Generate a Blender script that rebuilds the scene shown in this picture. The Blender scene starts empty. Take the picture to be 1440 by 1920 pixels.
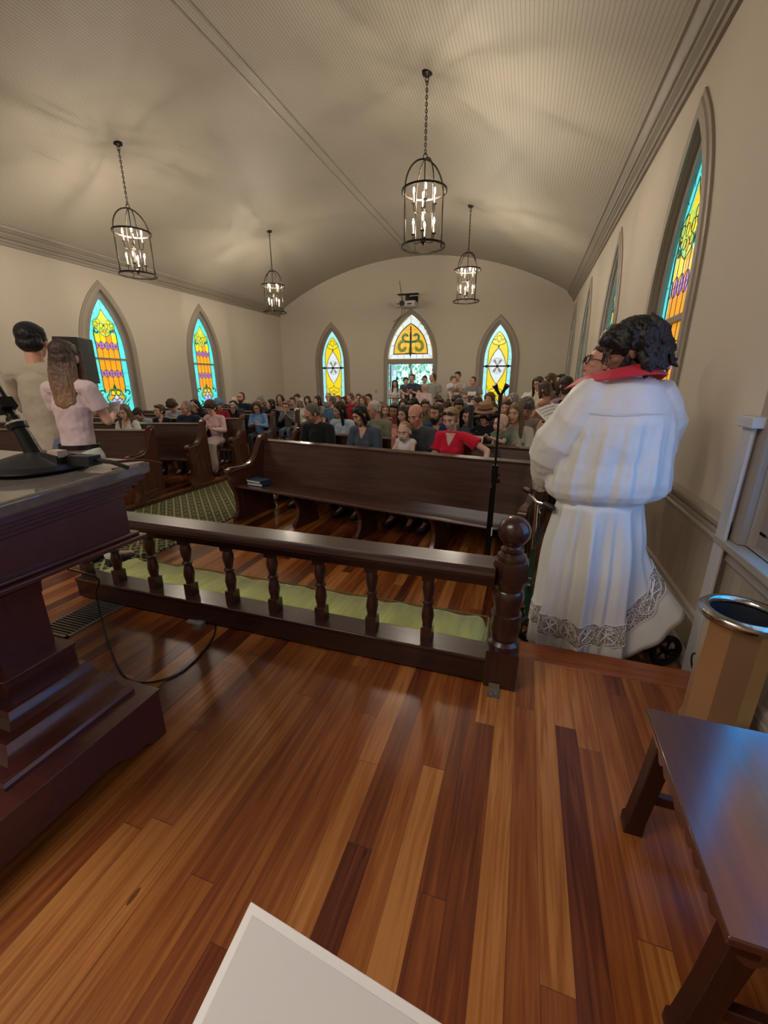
import bpy, bmesh, math, random
from mathutils import Vector, Matrix, Euler
from mathutils.geometry import tessellate_polygon
random.seed(7)
PI = math.pi
S = bpy.context.scene
C = S.collection
R = math.radians

# ------------------------------------------------------------------ camera
CAM_Z = 1.60
cam_d = bpy.data.cameras.new('camera')
cam_d.sensor_fit = 'HORIZONTAL'; cam_d.sensor_width = 36.0; cam_d.lens = 778.0/1440*36
cam_d.clip_start = 0.02; cam_d.clip_end = 300
cam = bpy.data.objects.new('camera', cam_d); C.objects.link(cam)
cam.location = (0, 0, CAM_Z); cam.rotation_euler = (R(90-17.4), 0, R(18.4))
S.camera = cam
# ------------------------------------------------------------------ colour management
S.view_settings.view_transform = 'Standard'
S.view_settings.look = 'None'
S.view_settings.gamma = 1.0
S.view_settings.exposure = -0.22
S.view_settings.use_curve_mapping = False
# ------------------------------------------------------------------ world and daylight
w = bpy.data.worlds.new('daylight'); S.world = w; w.use_nodes = True
wn = w.node_tree.nodes; wl = w.node_tree.links
bg = wn['Background']; bg.inputs['Color'].default_value = (0.50, 0.80, 1.0, 1); bg.inputs['Strength'].default_value = 3.6
sun_d = bpy.data.lights.new('sun', 'SUN'); sun_d.energy = 4.0; sun_d.angle = R(2); sun_d.color = (1, .95, .85)
sun = bpy.data.objects.new('sun', sun_d); C.objects.link(sun); sun.rotation_euler = (R(48), R(12), 0)   # outdoors, over the roof onto the yard
def area_light(name, loc, rot, sx, sy, energy, color):
    d = bpy.data.lights.new(name, 'AREA'); d.shape = 'RECTANGLE'; d.size = sx; d.size_y = sy
    d.energy = energy; d.color = color
    o = bpy.data.objects.new(name, d); C.objects.link(o); o.location = loc; o.rotation_euler = rot
    return o
# unseen fill lamp added behind the photographer, standing in for sanctuary lights; doorway portal
area_light('sanctuary_fill', (-3.0, -1.2, 4.7), (0, 0, 0), 3.0, 1.6, 175, (1.0, .92, .82))
_p = area_light('doorway_portal', (-3.95, 14.80, 1.1), (R(-90), 0, 0), 1.5, 2.1, 1, (1, 1, 1)); _p.data.cycles.is_portal = True
BULB = 1350.0       # radiance of the candle bulbs
GLASS = 1.0        # radiance of the daylit stained glass

# ------------------------------------------------------------------ pixel helpers (a pixel of the photograph -> a point)
_P = R(17.4); _Y = R(18.4)
FW = Vector((-math.sin(_Y)*math.cos(_P), math.cos(_Y)*math.cos(_P), -math.sin(_P)))
RT = Vector((math.cos(_Y), math.sin(_Y), 0)); UP = RT.cross(FW)
def ray(x, y): return FW + RT*((x-720)/778) - UP*((y-960)/778)
def at_y(x, y, Y): r = ray(x, y); t = Y/r.y; return r*t + Vector((0, 0, CAM_Z))
def at_z(x, y, z): r = ray(x, y); t = (z-CAM_Z)/r.z; return r*t + Vector((0, 0, CAM_Z))
def at_row(side, n, x, y):
    r = ray(x, y)
    a, b, s = (-4.77, 4.27+(n-1)*1.0, .277) if side == 'L' else (-3.15, 4.3+.88*(n-1), -.185)
    t = (b-s*a)/(r.y-s*r.x)
    return r*t + Vector((0, 0, CAM_Z))

# ------------------------------------------------------------------ materials
MC = {}
def mat(name, col, rough=.6, metal=0, emit=0, bump=0, bscale=30, spec=.5, var=0, vscale=6, coat=0, stretch=(1,1,1), sheen=0, bdist=.01):
    if name in MC: return MC[name]
    m = bpy.data.materials.new(name); m.use_nodes = True
    nt = m.node_tree; N = nt.nodes; L = nt.links; b = N['Principled BSDF']
    c = (*col, 1)
    b.inputs['Base Color'].default_value = c
    b.inputs['Roughness'].default_value = rough; b.inputs['Metallic'].default_value = metal
    b.inputs['Specular IOR Level'].default_value = spec
    b.inputs['Coat Weight'].default_value = coat; b.inputs['Coat Roughness'].default_value = .12
    if sheen: b.inputs['Sheen Weight'].default_value = sheen
    if emit:
        b.inputs['Emission Color'].default_value = c; b.inputs['Emission Strength'].default_value = emit
    if bump or var:
        tc = N.new('ShaderNodeTexCoord'); mp = N.new('ShaderNodeMapping'); mp.inputs['Scale'].default_value = stretch
        L.new(tc.outputs['Object'], mp.inputs['Vector'])
    if bump:
        n = N.new('ShaderNodeTexNoise'); n.inputs['Scale'].default_value = bscale; n.inputs['Detail'].default_value = 4
        L.new(mp.outputs[0], n.inputs['Vector'])
        bp = N.new('ShaderNodeBump'); bp.inputs['Strength'].default_value = bump; bp.inputs['Distance'].default_value = bdist
        L.new(n.outputs['Fac'], bp.inputs['Height']); L.new(bp.outputs[0], b.inputs['Normal'])
    if var:
        n = N.new('ShaderNodeTexNoise'); n.inputs['Scale'].default_value = vscale; n.inputs['Detail'].default_value = 5
        L.new(mp.outputs[0], n.inputs['Vector'])
        r = N.new('ShaderNodeValToRGB')
        r.color_ramp.elements[0].position = .3; r.color_ramp.elements[1].position = .7
        r.color_ramp.elements[0].color = (*[k*(1-var) for k in col], 1); r.color_ramp.elements[1].color = (*[min(1, k*(1+var)) for k in col], 1)
        L.new(n.outputs['Fac'], r.inputs[0]); L.new(r.outputs[0], b.inputs['Base Color'])
    MC[name] = m
    return m
def math_node(nt, op, a, b=None):
    n = nt.nodes.new('ShaderNodeMath'); n.operation = op
    for i, v in enumerate((a, b)):
        if v is None: continue
        if isinstance(v, (int, float)): n.inputs[i].default_value = v
        else: nt.links.new(v, n.inputs[i])
    return n.outputs[0]
def plank_floor(name, width=.083, cols=None, dim=1.0, rough=.31):
    m = bpy.data.materials.new(name); m.use_nodes = True
    nt = m.node_tree; N = nt.nodes; L = nt.links; b = N['Principled BSDF']
    tc = N.new('ShaderNodeTexCoord'); sp = N.new('ShaderNodeSeparateXYZ'); L.new(tc.outputs['Object'], sp.inputs[0])
    u = math_node(nt, 'DIVIDE', sp.outputs['X'], width); iu = math_node(nt, 'FLOOR', u); fu = math_node(nt, 'FRACT', u)
    wn1 = N.new('ShaderNodeTexWhiteNoise'); wn1.noise_dimensions = '1D'; L.new(iu, wn1.inputs['W'])
    off = math_node(nt, 'MULTIPLY', wn1.outputs['Value'], 9.7)
    v = math_node(nt, 'DIVIDE', math_node(nt, 'ADD', sp.outputs['Y'], off), 1.55)
    iv = math_node(nt, 'FLOOR', v); fv = math_node(nt, 'FRACT', v)
    cb = N.new('ShaderNodeCombineXYZ'); L.new(iu, cb.inputs[0]); L.new(iv, cb.inputs[1])
    wn2 = N.new('ShaderNodeTexWhiteNoise'); wn2.noise_dimensions = '2D'; L.new(cb.outputs[0], wn2.inputs['Vector'])
    # grain: long streaks, shifted per board
    mp = N.new('ShaderNodeMapping'); mp.inputs['Scale'].default_value = (26, 1.1, 1)
    add = N.new('ShaderNodeVectorMath'); add.operation = 'ADD'; L.new(tc.outputs['Object'], add.inputs[0])
    sc = N.new('ShaderNodeVectorMath'); sc.operation = 'SCALE'; sc.inputs['Scale'].default_value = 13.0
    L.new(wn2.outputs['Color'], sc.inputs[0]); L.new(sc.outputs[0], add.inputs[1]); L.new(add.outputs[0], mp.inputs['Vector'])
    n1 = N.new('ShaderNodeTexNoise'); n1.inputs['Scale'].default_value = 1.6; n1.inputs['Detail'].default_value = 6; n1.inputs['Distortion'].default_value = 1.2
    L.new(mp.outputs[0], n1.inputs['Vector'])
    mp2 = N.new('ShaderNodeMapping'); mp2.inputs['Scale'].default_value = (120, 3.0, 1); L.new(add.outputs[0], mp2.inputs['Vector'])
    n2 = N.new('ShaderNodeTexNoise'); n2.inputs['Scale'].default_value = 1.0; n2.inputs['Detail'].default_value = 3; L.new(mp2.outputs[0], n2.inputs['Vector'])
    ramp = N.new('ShaderNodeValToRGB'); e = ramp.color_ramp.elements
    cols = cols or [(0, (.075, .014, .005)), (.25, (.150, .034, .009)), (.5, (.235, .062, .013)), (.75, (.325, .105, .022)), (1, (.46, .185, .048))]
    e[0].position, e[0].color = cols[0][0], (*[k*dim for k in cols[0][1]], 1); e[1].position, e[1].color = cols[-1][0], (*[k*dim for k in cols[-1][1]], 1)
    for p, c in cols[1:-1]:
        q = e.new(p); q.color = (*[k*dim for k in c], 1)
    g = math_node(nt, 'MULTIPLY', math_node(nt, 'SUBTRACT', n1.outputs['Fac'], .5), 1.1)
    g2 = math_node(nt, 'MULTIPLY', math_node(nt, 'SUBTRACT', n2.outputs['Fac'], .5), .30)
    fac = math_node(nt, 'ADD', math_node(nt, 'ADD', math_node(nt, 'MULTIPLY', wn2.outputs['Value'], .95), g), math_node(nt, 'ADD', g2, .02))
    L.new(fac, ramp.inputs[0])
    # knots
    vo = N.new('ShaderNodeTexVoronoi'); vo.inputs['Scale'].default_value = 1.0
    mp3 = N.new('ShaderNodeMapping'); mp3.inputs['Scale'].default_value = (9.0, 2.6, 1); L.new(tc.outputs['Object'], mp3.inputs['Vector']); L.new(mp3.outputs[0], vo.inputs['Vector'])
    kn = math_node(nt, 'LESS_THAN', vo.outputs['Distance'], .085)
    wk = N.new('ShaderNodeTexWhiteNoise'); L.new(vo.outputs['Color'], wk.inputs['Vector'])
    kn = math_node(nt, 'MULTIPLY', kn, math_node(nt, 'GREATER_THAN', wk.outputs['Value'], .86))
    # gaps
    gp = math_node(nt, 'MAXIMUM', math_node(nt, 'LESS_THAN', fu, .018), math_node(nt, 'LESS_THAN', fv, .0016))
    dk = math_node(nt, 'MAXIMUM', math_node(nt, 'MULTIPLY', gp, .6), math_node(nt, 'MULTIPLY', kn, .7))
    mx = N.new('ShaderNodeMixRGB'); mx.inputs['Color2'].default_value = (.02, .006, .003, 1)
    L.new(dk, mx.inputs[0]); L.new(ramp.outputs[0], mx.inputs['Color1']); L.new(mx.outputs[0], b.inputs['Base Color'])
    b.inputs['Roughness'].default_value = rough
    rr = N.new('ShaderNodeMapRange'); rr.inputs['To Min'].default_value = rough*.8; rr.inputs['To Max'].default_value = rough*1.35
    L.new(n2.outputs['Fac'], rr.inputs['Value']); L.new(rr.outputs[0], b.inputs['Roughness'])
    bp = N.new('ShaderNodeBump'); bp.inputs['Strength'].default_value = .35; bp.inputs['Distance'].default_value = .002
    hh = math_node(nt, 'SUBTRACT', math_node(nt, 'MULTIPLY', n2.outputs['Fac'], .25), gp); L.new(hh, bp.inputs['Height']); L.new(bp.outputs[0], b.inputs['Normal'])
    MC[name] = m; return m
def wood(name, base, rough=.3, var=.35, axis=0, coat=.15):
    if name in MC: return MC[name]
    m = bpy.data.materials.new(name); m.use_nodes = True
    nt = m.node_tree; N = nt.nodes; L = nt.links; b = N['Principled BSDF']
    tc = N.new('ShaderNodeTexCoord'); mp = N.new('ShaderNodeMapping')
    s = [22, 22, 22]; s[axis] = 1.4; mp.inputs['Scale'].default_value = s
    L.new(tc.outputs['Object'], mp.inputs['Vector'])
    n = N.new('ShaderNodeTexNoise'); n.inputs['Scale'].default_value = 1.5; n.inputs['Detail'].default_value = 7; n.inputs['Distortion'].default_value = .8
    L.new(mp.outputs[0], n.inputs['Vector'])
    r = N.new('ShaderNodeValToRGB'); r.color_ramp.elements[0].position = .3; r.color_ramp.elements[1].position = .72
    r.color_ramp.elements[0].color = (*[k*(1-var) for k in base], 1); r.color_ramp.elements[1].color = (*[k*(1+var) for k in base], 1)
    L.new(n.outputs['Fac'], r.inputs[0]); L.new(r.outputs[0], b.inputs['Base Color'])
    b.inputs['Roughness'].default_value = rough; b.inputs['Coat Weight'].default_value = coat; b.inputs['Coat Roughness'].default_value = .15
    bp = N.new('ShaderNodeBump'); bp.inputs['Strength'].default_value = .12; bp.inputs['Distance'].default_value = .002
    L.new(n.outputs['Fac'], bp.inputs['Height']); L.new(bp.outputs[0], b.inputs['Normal'])
    MC[name] = m; return m
def striped(name, col, rough, period, axis, depth=.6, dark=.7, duty=.12):
    """painted boards: a narrow groove every `period` metres along object axis"""
    m = bpy.data.materials.new(name); m.use_nodes = True
    nt = m.node_tree; N = nt.nodes; L = nt.links; b = N['Principled BSDF']
    tc = N.new('ShaderNodeTexCoord'); sp = N.new('ShaderNodeSeparateXYZ'); L.new(tc.outputs['Object' if axis != 'U' else 'UV'], sp.inputs[0])
    src = sp.outputs[{'X': 'X', 'Y': 'Y', 'Z': 'Z', 'U': 'X'}[axis]]
    f = math_node(nt, 'FRACT', math_node(nt, 'DIVIDE', src, period))
    g = math_node(nt, 'LESS_THAN', f, duty)
    mx = N.new('ShaderNodeMixRGB'); mx.inputs['Color1'].default_value = (*col, 1); mx.inputs['Color2'].default_value = (*[k*dark for k in col], 1)
    L.new(g, mx.inputs[0]); L.new(mx.outputs[0], b.inputs['Base Color'])
    bp = N.new('ShaderNodeBump'); bp.inputs['Strength'].default_value = depth; bp.inputs['Distance'].default_value = .004; bp.invert = True
    L.new(g, bp.inputs['Height']); L.new(bp.outputs[0], b.inputs['Normal'])
    b.inputs['Roughness'].default_value = rough
    MC[name] = m; return m
def carpet_mat():
    m = bpy.data.materials.new('carpet'); m.use_nodes = True
    nt = m.node_tree; N = nt.nodes; L = nt.links; b = N['Principled BSDF']
    tc = N.new('ShaderNodeTexCoord'); sp = N.new('ShaderNodeSeparateXYZ'); L.new(tc.outputs['Object'], sp.inputs[0])
    p = .125
    u = math_node(nt, 'DIVIDE', sp.outputs['X'], p); v = math_node(nt, 'DIVIDE', sp.outputs['Y'], p)
    a = math_node(nt, 'ABSOLUTE', math_node(nt, 'SUBTRACT', math_node(nt, 'FRACT', u), .5))
    c = math_node(nt, 'ABSOLUTE', math_node(nt, 'SUBTRACT', math_node(nt, 'FRACT', v), .5))
    d = math_node(nt, 'ADD', a, c)                      # diamond lattice
    lat = math_node(nt, 'LESS_THAN', math_node(nt, 'ABSOLUTE', math_node(nt, 'SUBTRACT', d, .5)), .10)
    dot = math_node(nt, 'LESS_THAN', d, .13)
    g = math_node(nt, 'MAXIMUM', lat, dot)
    mx = N.new('ShaderNodeMixRGB'); mx.inputs['Color1'].default_value = (.035, .05, .032, 1); mx.inputs['Color2'].default_value = (.36, .33, .13, 1)
    L.new(g, mx.inputs[0]); L.new(mx.outputs[0], b.inputs['Base Color']); b.inputs['Roughness'].default_value = .95
    n = N.new('ShaderNodeTexNoise'); n.inputs['Scale'].default_value = 300; L.new(tc.outputs['Object'], n.inputs['Vector'])
    bp = N.new('ShaderNodeBump'); bp.inputs['Strength'].default_value = .5; bp.inputs['Distance'].default_value = .003; L.new(n.outputs['Fac'], bp.inputs['Height']); L.new(bp.outputs[0], b.inputs['Normal'])
    MC['carpet'] = m; return m

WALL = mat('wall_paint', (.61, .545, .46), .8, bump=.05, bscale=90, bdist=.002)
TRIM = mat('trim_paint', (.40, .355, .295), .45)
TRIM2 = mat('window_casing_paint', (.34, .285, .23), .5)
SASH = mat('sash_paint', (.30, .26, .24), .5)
CEIL = striped('beadboard_ceiling', (.49, .44, .365), .6, .043, 'U', dark=.66, duty=.17)
WAIN = striped('wainscot_boards', (.40, .335, .25), .5, .095, 'Y', dark=.8, duty=.05)
WAINX = striped('wainscot_boards_back', (.40, .335, .25), .5, .095, 'X', dark=.8, duty=.05)
FLOOR = plank_floor('heart_pine_platform')
FLOOR2 = plank_floor('heart_pine_nave', .083, dim=.80, rough=.17)
NOSE = wood('nosing_wood', (.30, .075, .02), .22, .3, 0)
CARPET = carpet_mat()
PEW = wood('pew_walnut', (.070, .030, .022), .24, .35, 0, .6)
PEWEND = wood('pew_end_walnut', (.085, .025, .012), .28, .35, 2, .3)
RAIL = wood('rail_walnut', (.036, .014, .011), .30, .35, 0, .2)
RAILV = wood('rail_turned_walnut', (.042, .015, .011), .28, .3, 2, .25)
MAHOG = wood('pulpit_mahogany', (.088, .024, .021), .32, .16, 0, .35)
STONE = mat('polished_grey_stone', (.15, .13, .115), .07, spec=.9, var=.12, vscale=40, coat=.6)
TABLE = wood('table_cherry', (.075, .022, .016), .30, .2, 1, 1.0)
TABLEL = wood('table_leg_dark', (.035, .009, .006), .35, .2, 2)
BRASS = mat('brass', (.86, .67, .40), .42, .9, bump=.06, bscale=8, bdist=.01)
PEWTER = mat('brass_rim', (.50, .45, .38), .22, 1, bump=.25, bscale=45, bdist=.006)
INNER = mat('dark_liner', (.02, .025, .035), .5)
BLACK = mat('black_plastic', (.012, .012, .013), .4)
BLKM = mat('black_metal', (.016, .014, .013), .35, .6)
BRONZE = mat('oiled_bronze', (.030, .022, .017), .4, .7)
CHROME = mat('chrome', (.7, .7, .72), .15, 1)
RUBBER = mat('rubber', (.012, .012, .013), .7)
GREENP = mat('green_enamel', (.015, .07, .04), .3, .3)
CUSH = mat('green_velvet', (.40, .44, .10), .85, bump=.5, bscale=14, var=.15, vscale=9, stretch=(3, .5, 1), sheen=.6, bdist=.02)
PIPING = mat('cushion_piping', (.26, .29, .07), .8)
CREAM = mat('candle_sleeve', (.62, .50, .33), .5)
BULBM = mat('candle_bulb', (1.0, .86, .68), .3, emit=BULB)
PAPER = mat('paper', (.78, .77, .72), .7)
INK = mat('printed_ink', (.10, .10, .11), .8)
LEAD = mat('lead_came', (.012, .010, .010), .5, .3)
BLUEB = mat('navy_book_cloth', (.015, .04, .10), .5)
PAGES = mat('book_pages', (.72, .74, .72), .8)
FOLDER = mat('white_folder', (.86, .84, .83), .35)
VENT = mat('vent_metal', (.30, .26, .21), .35, .7)
VENTD = mat('duct_shade', (.01, .008, .007), .8)
def glass(name, col, k=1.0):
    return mat('glass_'+name, col, .25, emit=GLASS*k, spec=.3)
G_TEAL = mat('glass_teal', (.10, .78, .80), .25, emit=1.0*GLASS, var=.22, vscale=5)
G_SKY = mat('glass_sky_blue', (.05, .30, .98), .25, emit=1.4*GLASS, var=.15, vscale=3)
G_DEEP = mat('glass_deep_blue', (.02, .36, 1.0), .25, emit=5.5*GLASS, var=.15, vscale=3)  # glow raised above the other panes to throw blue light on robe and table
G_AQUA = mat('glass_aqua_white', (.36, .86, .90), .25, emit=.95*GLASS, var=.25, vscale=4)
G_WHITE = mat('glass_opal', (.70, .84, .90), .25, emit=.9*GLASS, var=.15, vscale=6)
G_ORANGE = mat('glass_amber', (.86, .36, .015), .25, emit=.92*GLASS, var=.2, vscale=5)
G_YELLOW = mat('glass_yellow', (.90, .66, .02), .25, emit=.95*GLASS, var=.15, vscale=6)
G_GOLD = mat('glass_gold', (.80, .45, .03), .25, emit=.85*GLASS, var=.2, vscale=6)
G_LIME = mat('glass_lime', (.50, .72, .10), .25, emit=.85*GLASS, var=.3, vscale=14)
G_PURPLE = mat('glass_purple', (.46, .22, .60), .25, emit=.8*GLASS, var=.2, vscale=20)
G_LILAC = mat('glass_lilac', (.45, .50, .95), .25, emit=.85*GLASS)
G_GREEN = mat('glass_green', (.02, .13, .05), .25, emit=.7*GLASS, var=.3, vscale=20)
G_OLIVE = mat('glass_olive', (.13, .20, .03), .25, emit=.7*GLASS, var=.3, vscale=20)
G_MAUVE = mat('glass_mauve', (.36, .24, .26), .25, emit=.7*GLASS)

# ------------------------------------------------------------------ mesh builder
class MB:
    def __init__(s): s.v = []; s.f = []; s.m = []; s.T = Matrix.Identity(4); s.mi = 0
    def add(s, vs, fs, mi=None):
        b = len(s.v)
        s.v += [tuple(s.T @ Vector(p)) for p in vs]
        s.f += [[b+i for i in f] for f in fs]; s.m += [s.mi if mi is None else mi]*len(fs)
        return s
    def box(s, c, d, rot=None, mi=None):
        M = Matrix.Translation(c) @ (Euler(rot).to_matrix().to_4x4() if rot else Matrix.Identity(4))
        vs = [M @ Vector((x*d[0]/2, y*d[1]/2, z*d[2]/2)) for x in (-1, 1) for y in (-1, 1) for z in (-1, 1)]
        return s.add(vs, [(0, 1, 3, 2), (4, 6, 7, 5), (0, 4, 5, 1), (2, 3, 7, 6), (0, 2, 6, 4), (1, 5, 7, 3)], mi)
    def bb(s, x0, x1, y0, y1, z0, z1, mi=None): return s.box(((x0+x1)/2, (y0+y1)/2, (z0+z1)/2), (x1-x0, y1-y0, z1-z0), None, mi)
    def rings(s, rings, cap=True, mi=None, closed=True):
        n = len(rings[0]); vs = [p for r in rings for p in r]; fs = []
        for i in range(len(rings)-1):
            for j in range(n if closed else n-1):
                k = (j+1) % n
                fs.append((i*n+j, i*n+k, (i+1)*n+k, (i+1)*n+j))
        if cap and closed:
            fs.append(tuple(range(n-1, -1, -1))); fs.append(tuple((len(rings)-1)*n+j for j in range(n)))
        return s.add(vs, fs, mi)
    def tube(s, pts, rad, seg=8, flat=1.0, mi=None, up=None, cap=True, closed=False, rnd=False):
        pts = [Vector(p) for p in pts]; n = len(pts)
        if isinstance(rad, (int, float)): rad = [rad]*n
        rad = list(rad)
        if rnd:   # rounded ends
            d0 = (pts[0]-pts[1]).normalized(); d1 = (pts[-1]-pts[-2]).normalized()
            r0, r1 = rad[0], rad[-1]
            pts = [pts[0]+d0*r0*.92, pts[0]+d0*r0*.6] + pts + [pts[-1]+d1*r1*.6, pts[-1]+d1*r1*.92]
            rad = [r0*.35, r0*.8] + rad + [r1*.8, r1*.35]; n = len(pts)
        rs = []; N = None
        for i in range(n):
            a = pts[i-1] if (i > 0 or closed) else pts[i]; b = pts[(i+1) % n] if (i < n-1 or closed) else pts[i]
            t = (b-a).normalized()
            if N is None:
                u = Vector(up) if up else (Vector((0, 0, 1)) if abs(t.z) < .9 else Vector((1, 0, 0)))
                N = (u - t*u.dot(t)).normalized()
            else: N = (N - t*N.dot(t)).normalized()
            B = t.cross(N)
            r = rad[i]
            rs.append([pts[i] + N*(math.cos(2*PI*k/seg)*r*flat) + B*(math.sin(2*PI*k/seg)*r) for k in range(seg)])
        if closed: rs.append(rs[0]); cap = False
        return s.rings(rs, cap, mi)
    def ell(s, c, r, rot=None, nu=14, nv=9, mi=None):
        M = Matrix.Translation(c) @ (Euler(rot).to_matrix().to_4x4() if rot else Matrix.Identity(4))
        vs = [M @ Vector((0, 0, -r[2]))]; fs = []
        for i in range(1, nv):
            a = -PI/2 + PI*i/nv
            for j in range(nu):
                b = 2*PI*j/nu; vs.append(M @ Vector((r[0]*math.cos(a)*math.cos(b), r[1]*math.cos(a)*math.sin(b), r[2]*math.sin(a))))
        vs.append(M @ Vector((0, 0, r[2]))); t = len(vs)-1
        for j in range(nu):
            k = (j+1) % nu
            fs.append((0, 1+k, 1+j)); fs.append((t, t-nu+j, t-nu+k))
            for i in range(nv-2): fs.append((1+i*nu+j, 1+i*nu+k, 1+(i+1)*nu+k, 1+(i+1)*nu+j))
        return s.add(vs, fs, mi)
    def lathe(s, prof, seg=20, c=(0, 0, 0), mi=None, cap=True, rot=0):
        rs = [[(c[0]+r*math.cos(2*PI*k/seg+rot), c[1]+r*math.sin(2*PI*k/seg+rot), c[2]+z) for k in range(seg)] for r, z in prof]
        return s.rings(rs, cap, mi)
    def torus(s, c, R_, r, M=None, n=20, seg=6, mi=None, sx=1.0):
        M = M or Matrix.Identity(3)
        pts = [Vector(c) + M @ Vector((R_*math.cos(2*PI*i/n)*sx, R_*math.sin(2*PI*i/n), 0)) for i in range(n)]
        return s.tube(pts, r, seg, closed=True, mi=mi, up=tuple(M @ Vector((0, 0, 1))))
    def prism(s, poly, y0, y1, axis='Y', mi=None):
        """poly in the two other axes, extruded between y0 and y1"""
        f = {'Y': lambda a, b, t: (a, t, b), 'X': lambda a, b, t: (t, a, b), 'Z': lambda a, b, t: (a, b, t)}[axis]
        n = len(poly); vs = [f(a, b, y0) for a, b in poly] + [f(a, b, y1) for a, b in poly]
        fs = [(i, (i+1) % n, n+(i+1) % n, n+i) for i in range(n)]
        tr = tessellate_polygon([[Vector((a, b, 0)) for a, b in poly]])
        fs += [tuple(t) for t in tr] + [tuple(n+i for i in reversed(t)) for t in tr]
        return s.add(vs, fs, mi)
    def face(s, poly, y, mi=None):
        tr = tessellate_polygon([[Vector((a, b, 0)) for a, b in poly]])
        return s.add([(a, y, b) for a, b in poly], [tuple(t) for t in tr], mi)
    def mesh(s, name, mats, smooth=40):
        me = bpy.data.meshes.new(name); me.from_pydata(s.v, [], s.f)
        for m in (mats if isinstance(mats, (list, tuple)) else [mats]): me.materials.append(m)
        me.polygons.foreach_set('material_index', s.m)
        bm = bmesh.new(); bm.from_mesh(me); bmesh.ops.recalc_face_normals(bm, faces=bm.faces); bm.to_mesh(me); bm.free()
        if smooth:
            me.polygons.foreach_set('use_smooth', [True]*len(me.polygons)); me.set_sharp_from_angle(angle=R(smooth))
        me.update(); return me
    def build(s, name, mats, parent=None, smooth=40, bevel=0, loc=None):
        o = bpy.data.objects.new(name, s.mesh(name, mats, smooth)); C.objects.link(o)
        if parent: o.parent = parent
        if loc: o.location = loc
        if bevel:
            b = o.modifiers.new('bevel', 'BEVEL'); b.width = bevel; b.segments = 2; b.limit_method = 'ANGLE'; b.angle_limit = R(50)
        return o
def remesh(mb, name, mats, voxel, smooth=2, disp=None):
    """fuse overlapping shapes into one continuous skin"""
    me = bpy.data.meshes.new(name); me.from_pydata(mb.v, [], mb.f)
    bm = bmesh.new(); bm.from_mesh(me); bmesh.ops.recalc_face_normals(bm, faces=bm.faces); bm.to_mesh(me); bm.free()
    o = bpy.data.objects.new('tmp', me); C.objects.link(o)
    r = o.modifiers.new('r', 'REMESH'); r.mode = 'VOXEL'; r.voxel_size = voxel; r.use_smooth_shade = True
    if smooth:
        q = o.modifiers.new('s', 'SMOOTH'); q.iterations = smooth; q.factor = .6
    if disp:
        for sc, st in disp:
            t = bpy.data.textures.new('fold', 'CLOUDS'); t.noise_scale = sc; t.noise_depth = 1
            d = o.modifiers.new('d', 'DISPLACE'); d.texture = t; d.strength = st; d.mid_level = .5; d.texture_coords = 'LOCAL'
    dg = bpy.context.evaluated_depsgraph_get()
    out = bpy.data.meshes.new_from_object(o.evaluated_get(dg))
    bpy.data.objects.remove(o); bpy.data.meshes.remove(me)
    out.name = name; out.materials.clear()
    for m in (mats if isinstance(mats, (list, tuple)) else [mats]): out.materials.append(m)
    out.polygons.foreach_set('use_smooth', [True]*len(out.polygons))
    return out
def mobj(name, me, parent=None):
    o = bpy.data.objects.new(name, me); C.objects.link(o)
    if parent: o.parent = parent
    return o
def tag(o, label=None, cat=None, group=None, kind=None):
    if label: o['label'] = label
    if cat: o['category'] = cat
    if group: o['group'] = group
    if kind: o['kind'] = kind
    return o
def thing(name, label, cat, loc=(0, 0, 0), rotz=0, group=None, scale=1.0):
    o = bpy.data.objects.new(name, None); C.objects.link(o); o.empty_display_size = .1
    o.location = loc; o.rotation_euler = (0, 0, rotz); o.scale = (scale,)*3
    return tag(o, label, cat, group)
def struct_root(name, loc, rotz=0):
    o = bpy.data.objects.new(name, None); C.objects.link(o); o.location = loc; o.rotation_euler = (0, 0, rotz)
    o['kind'] = 'structure'; return o
def struct(name, mb, m, bevel=0, smooth=40):
    o = mb.build(name, m, None, smooth, bevel); o['kind'] = 'structure'; return o
def dup(root, loc, rotz, label=None, group=None):
    r = root.copy(); C.objects.link(r); r.location = loc; r.rotation_euler = (0, 0, rotz)
    if label: r['label'] = label
    if group: r['group'] = group
    for ch in list(root.children):
        c = ch.copy(); C.objects.link(c); c.parent = r
        for g in list(ch.children):
            d = g.copy(); C.objects.link(d); d.parent = c
    return r

# ================================================================== THE ROOM
XL, XR, YB, YF = -8.95, 1.05, 14.7, -3.2
XC = (XL+XR)/2; CR = 9.6; CTOP = 5.45; HW = (XR-XL)/2
def arch(w_, z0, zs, za, n=12):
    """pointed arch outline from bottom left, over the apex, to bottom right"""
    h = za-zs; r = (w_*w_+h*h)/(2*w_); cx = w_-r; a1 = math.atan2(h, -cx)
    right = [(cx+r*math.cos(a1*i/n), zs+r*math.sin(a1*i/n)) for i in range(n+1)]
    left = [(-x, z) for x, z in right]
    return [(-w_, z0)] + left + right[-2::-1] + [(w_, z0)]
def ceil_z(x): return CTOP - CR + math.sqrt(CR*CR-(x-XC)**2)
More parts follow.
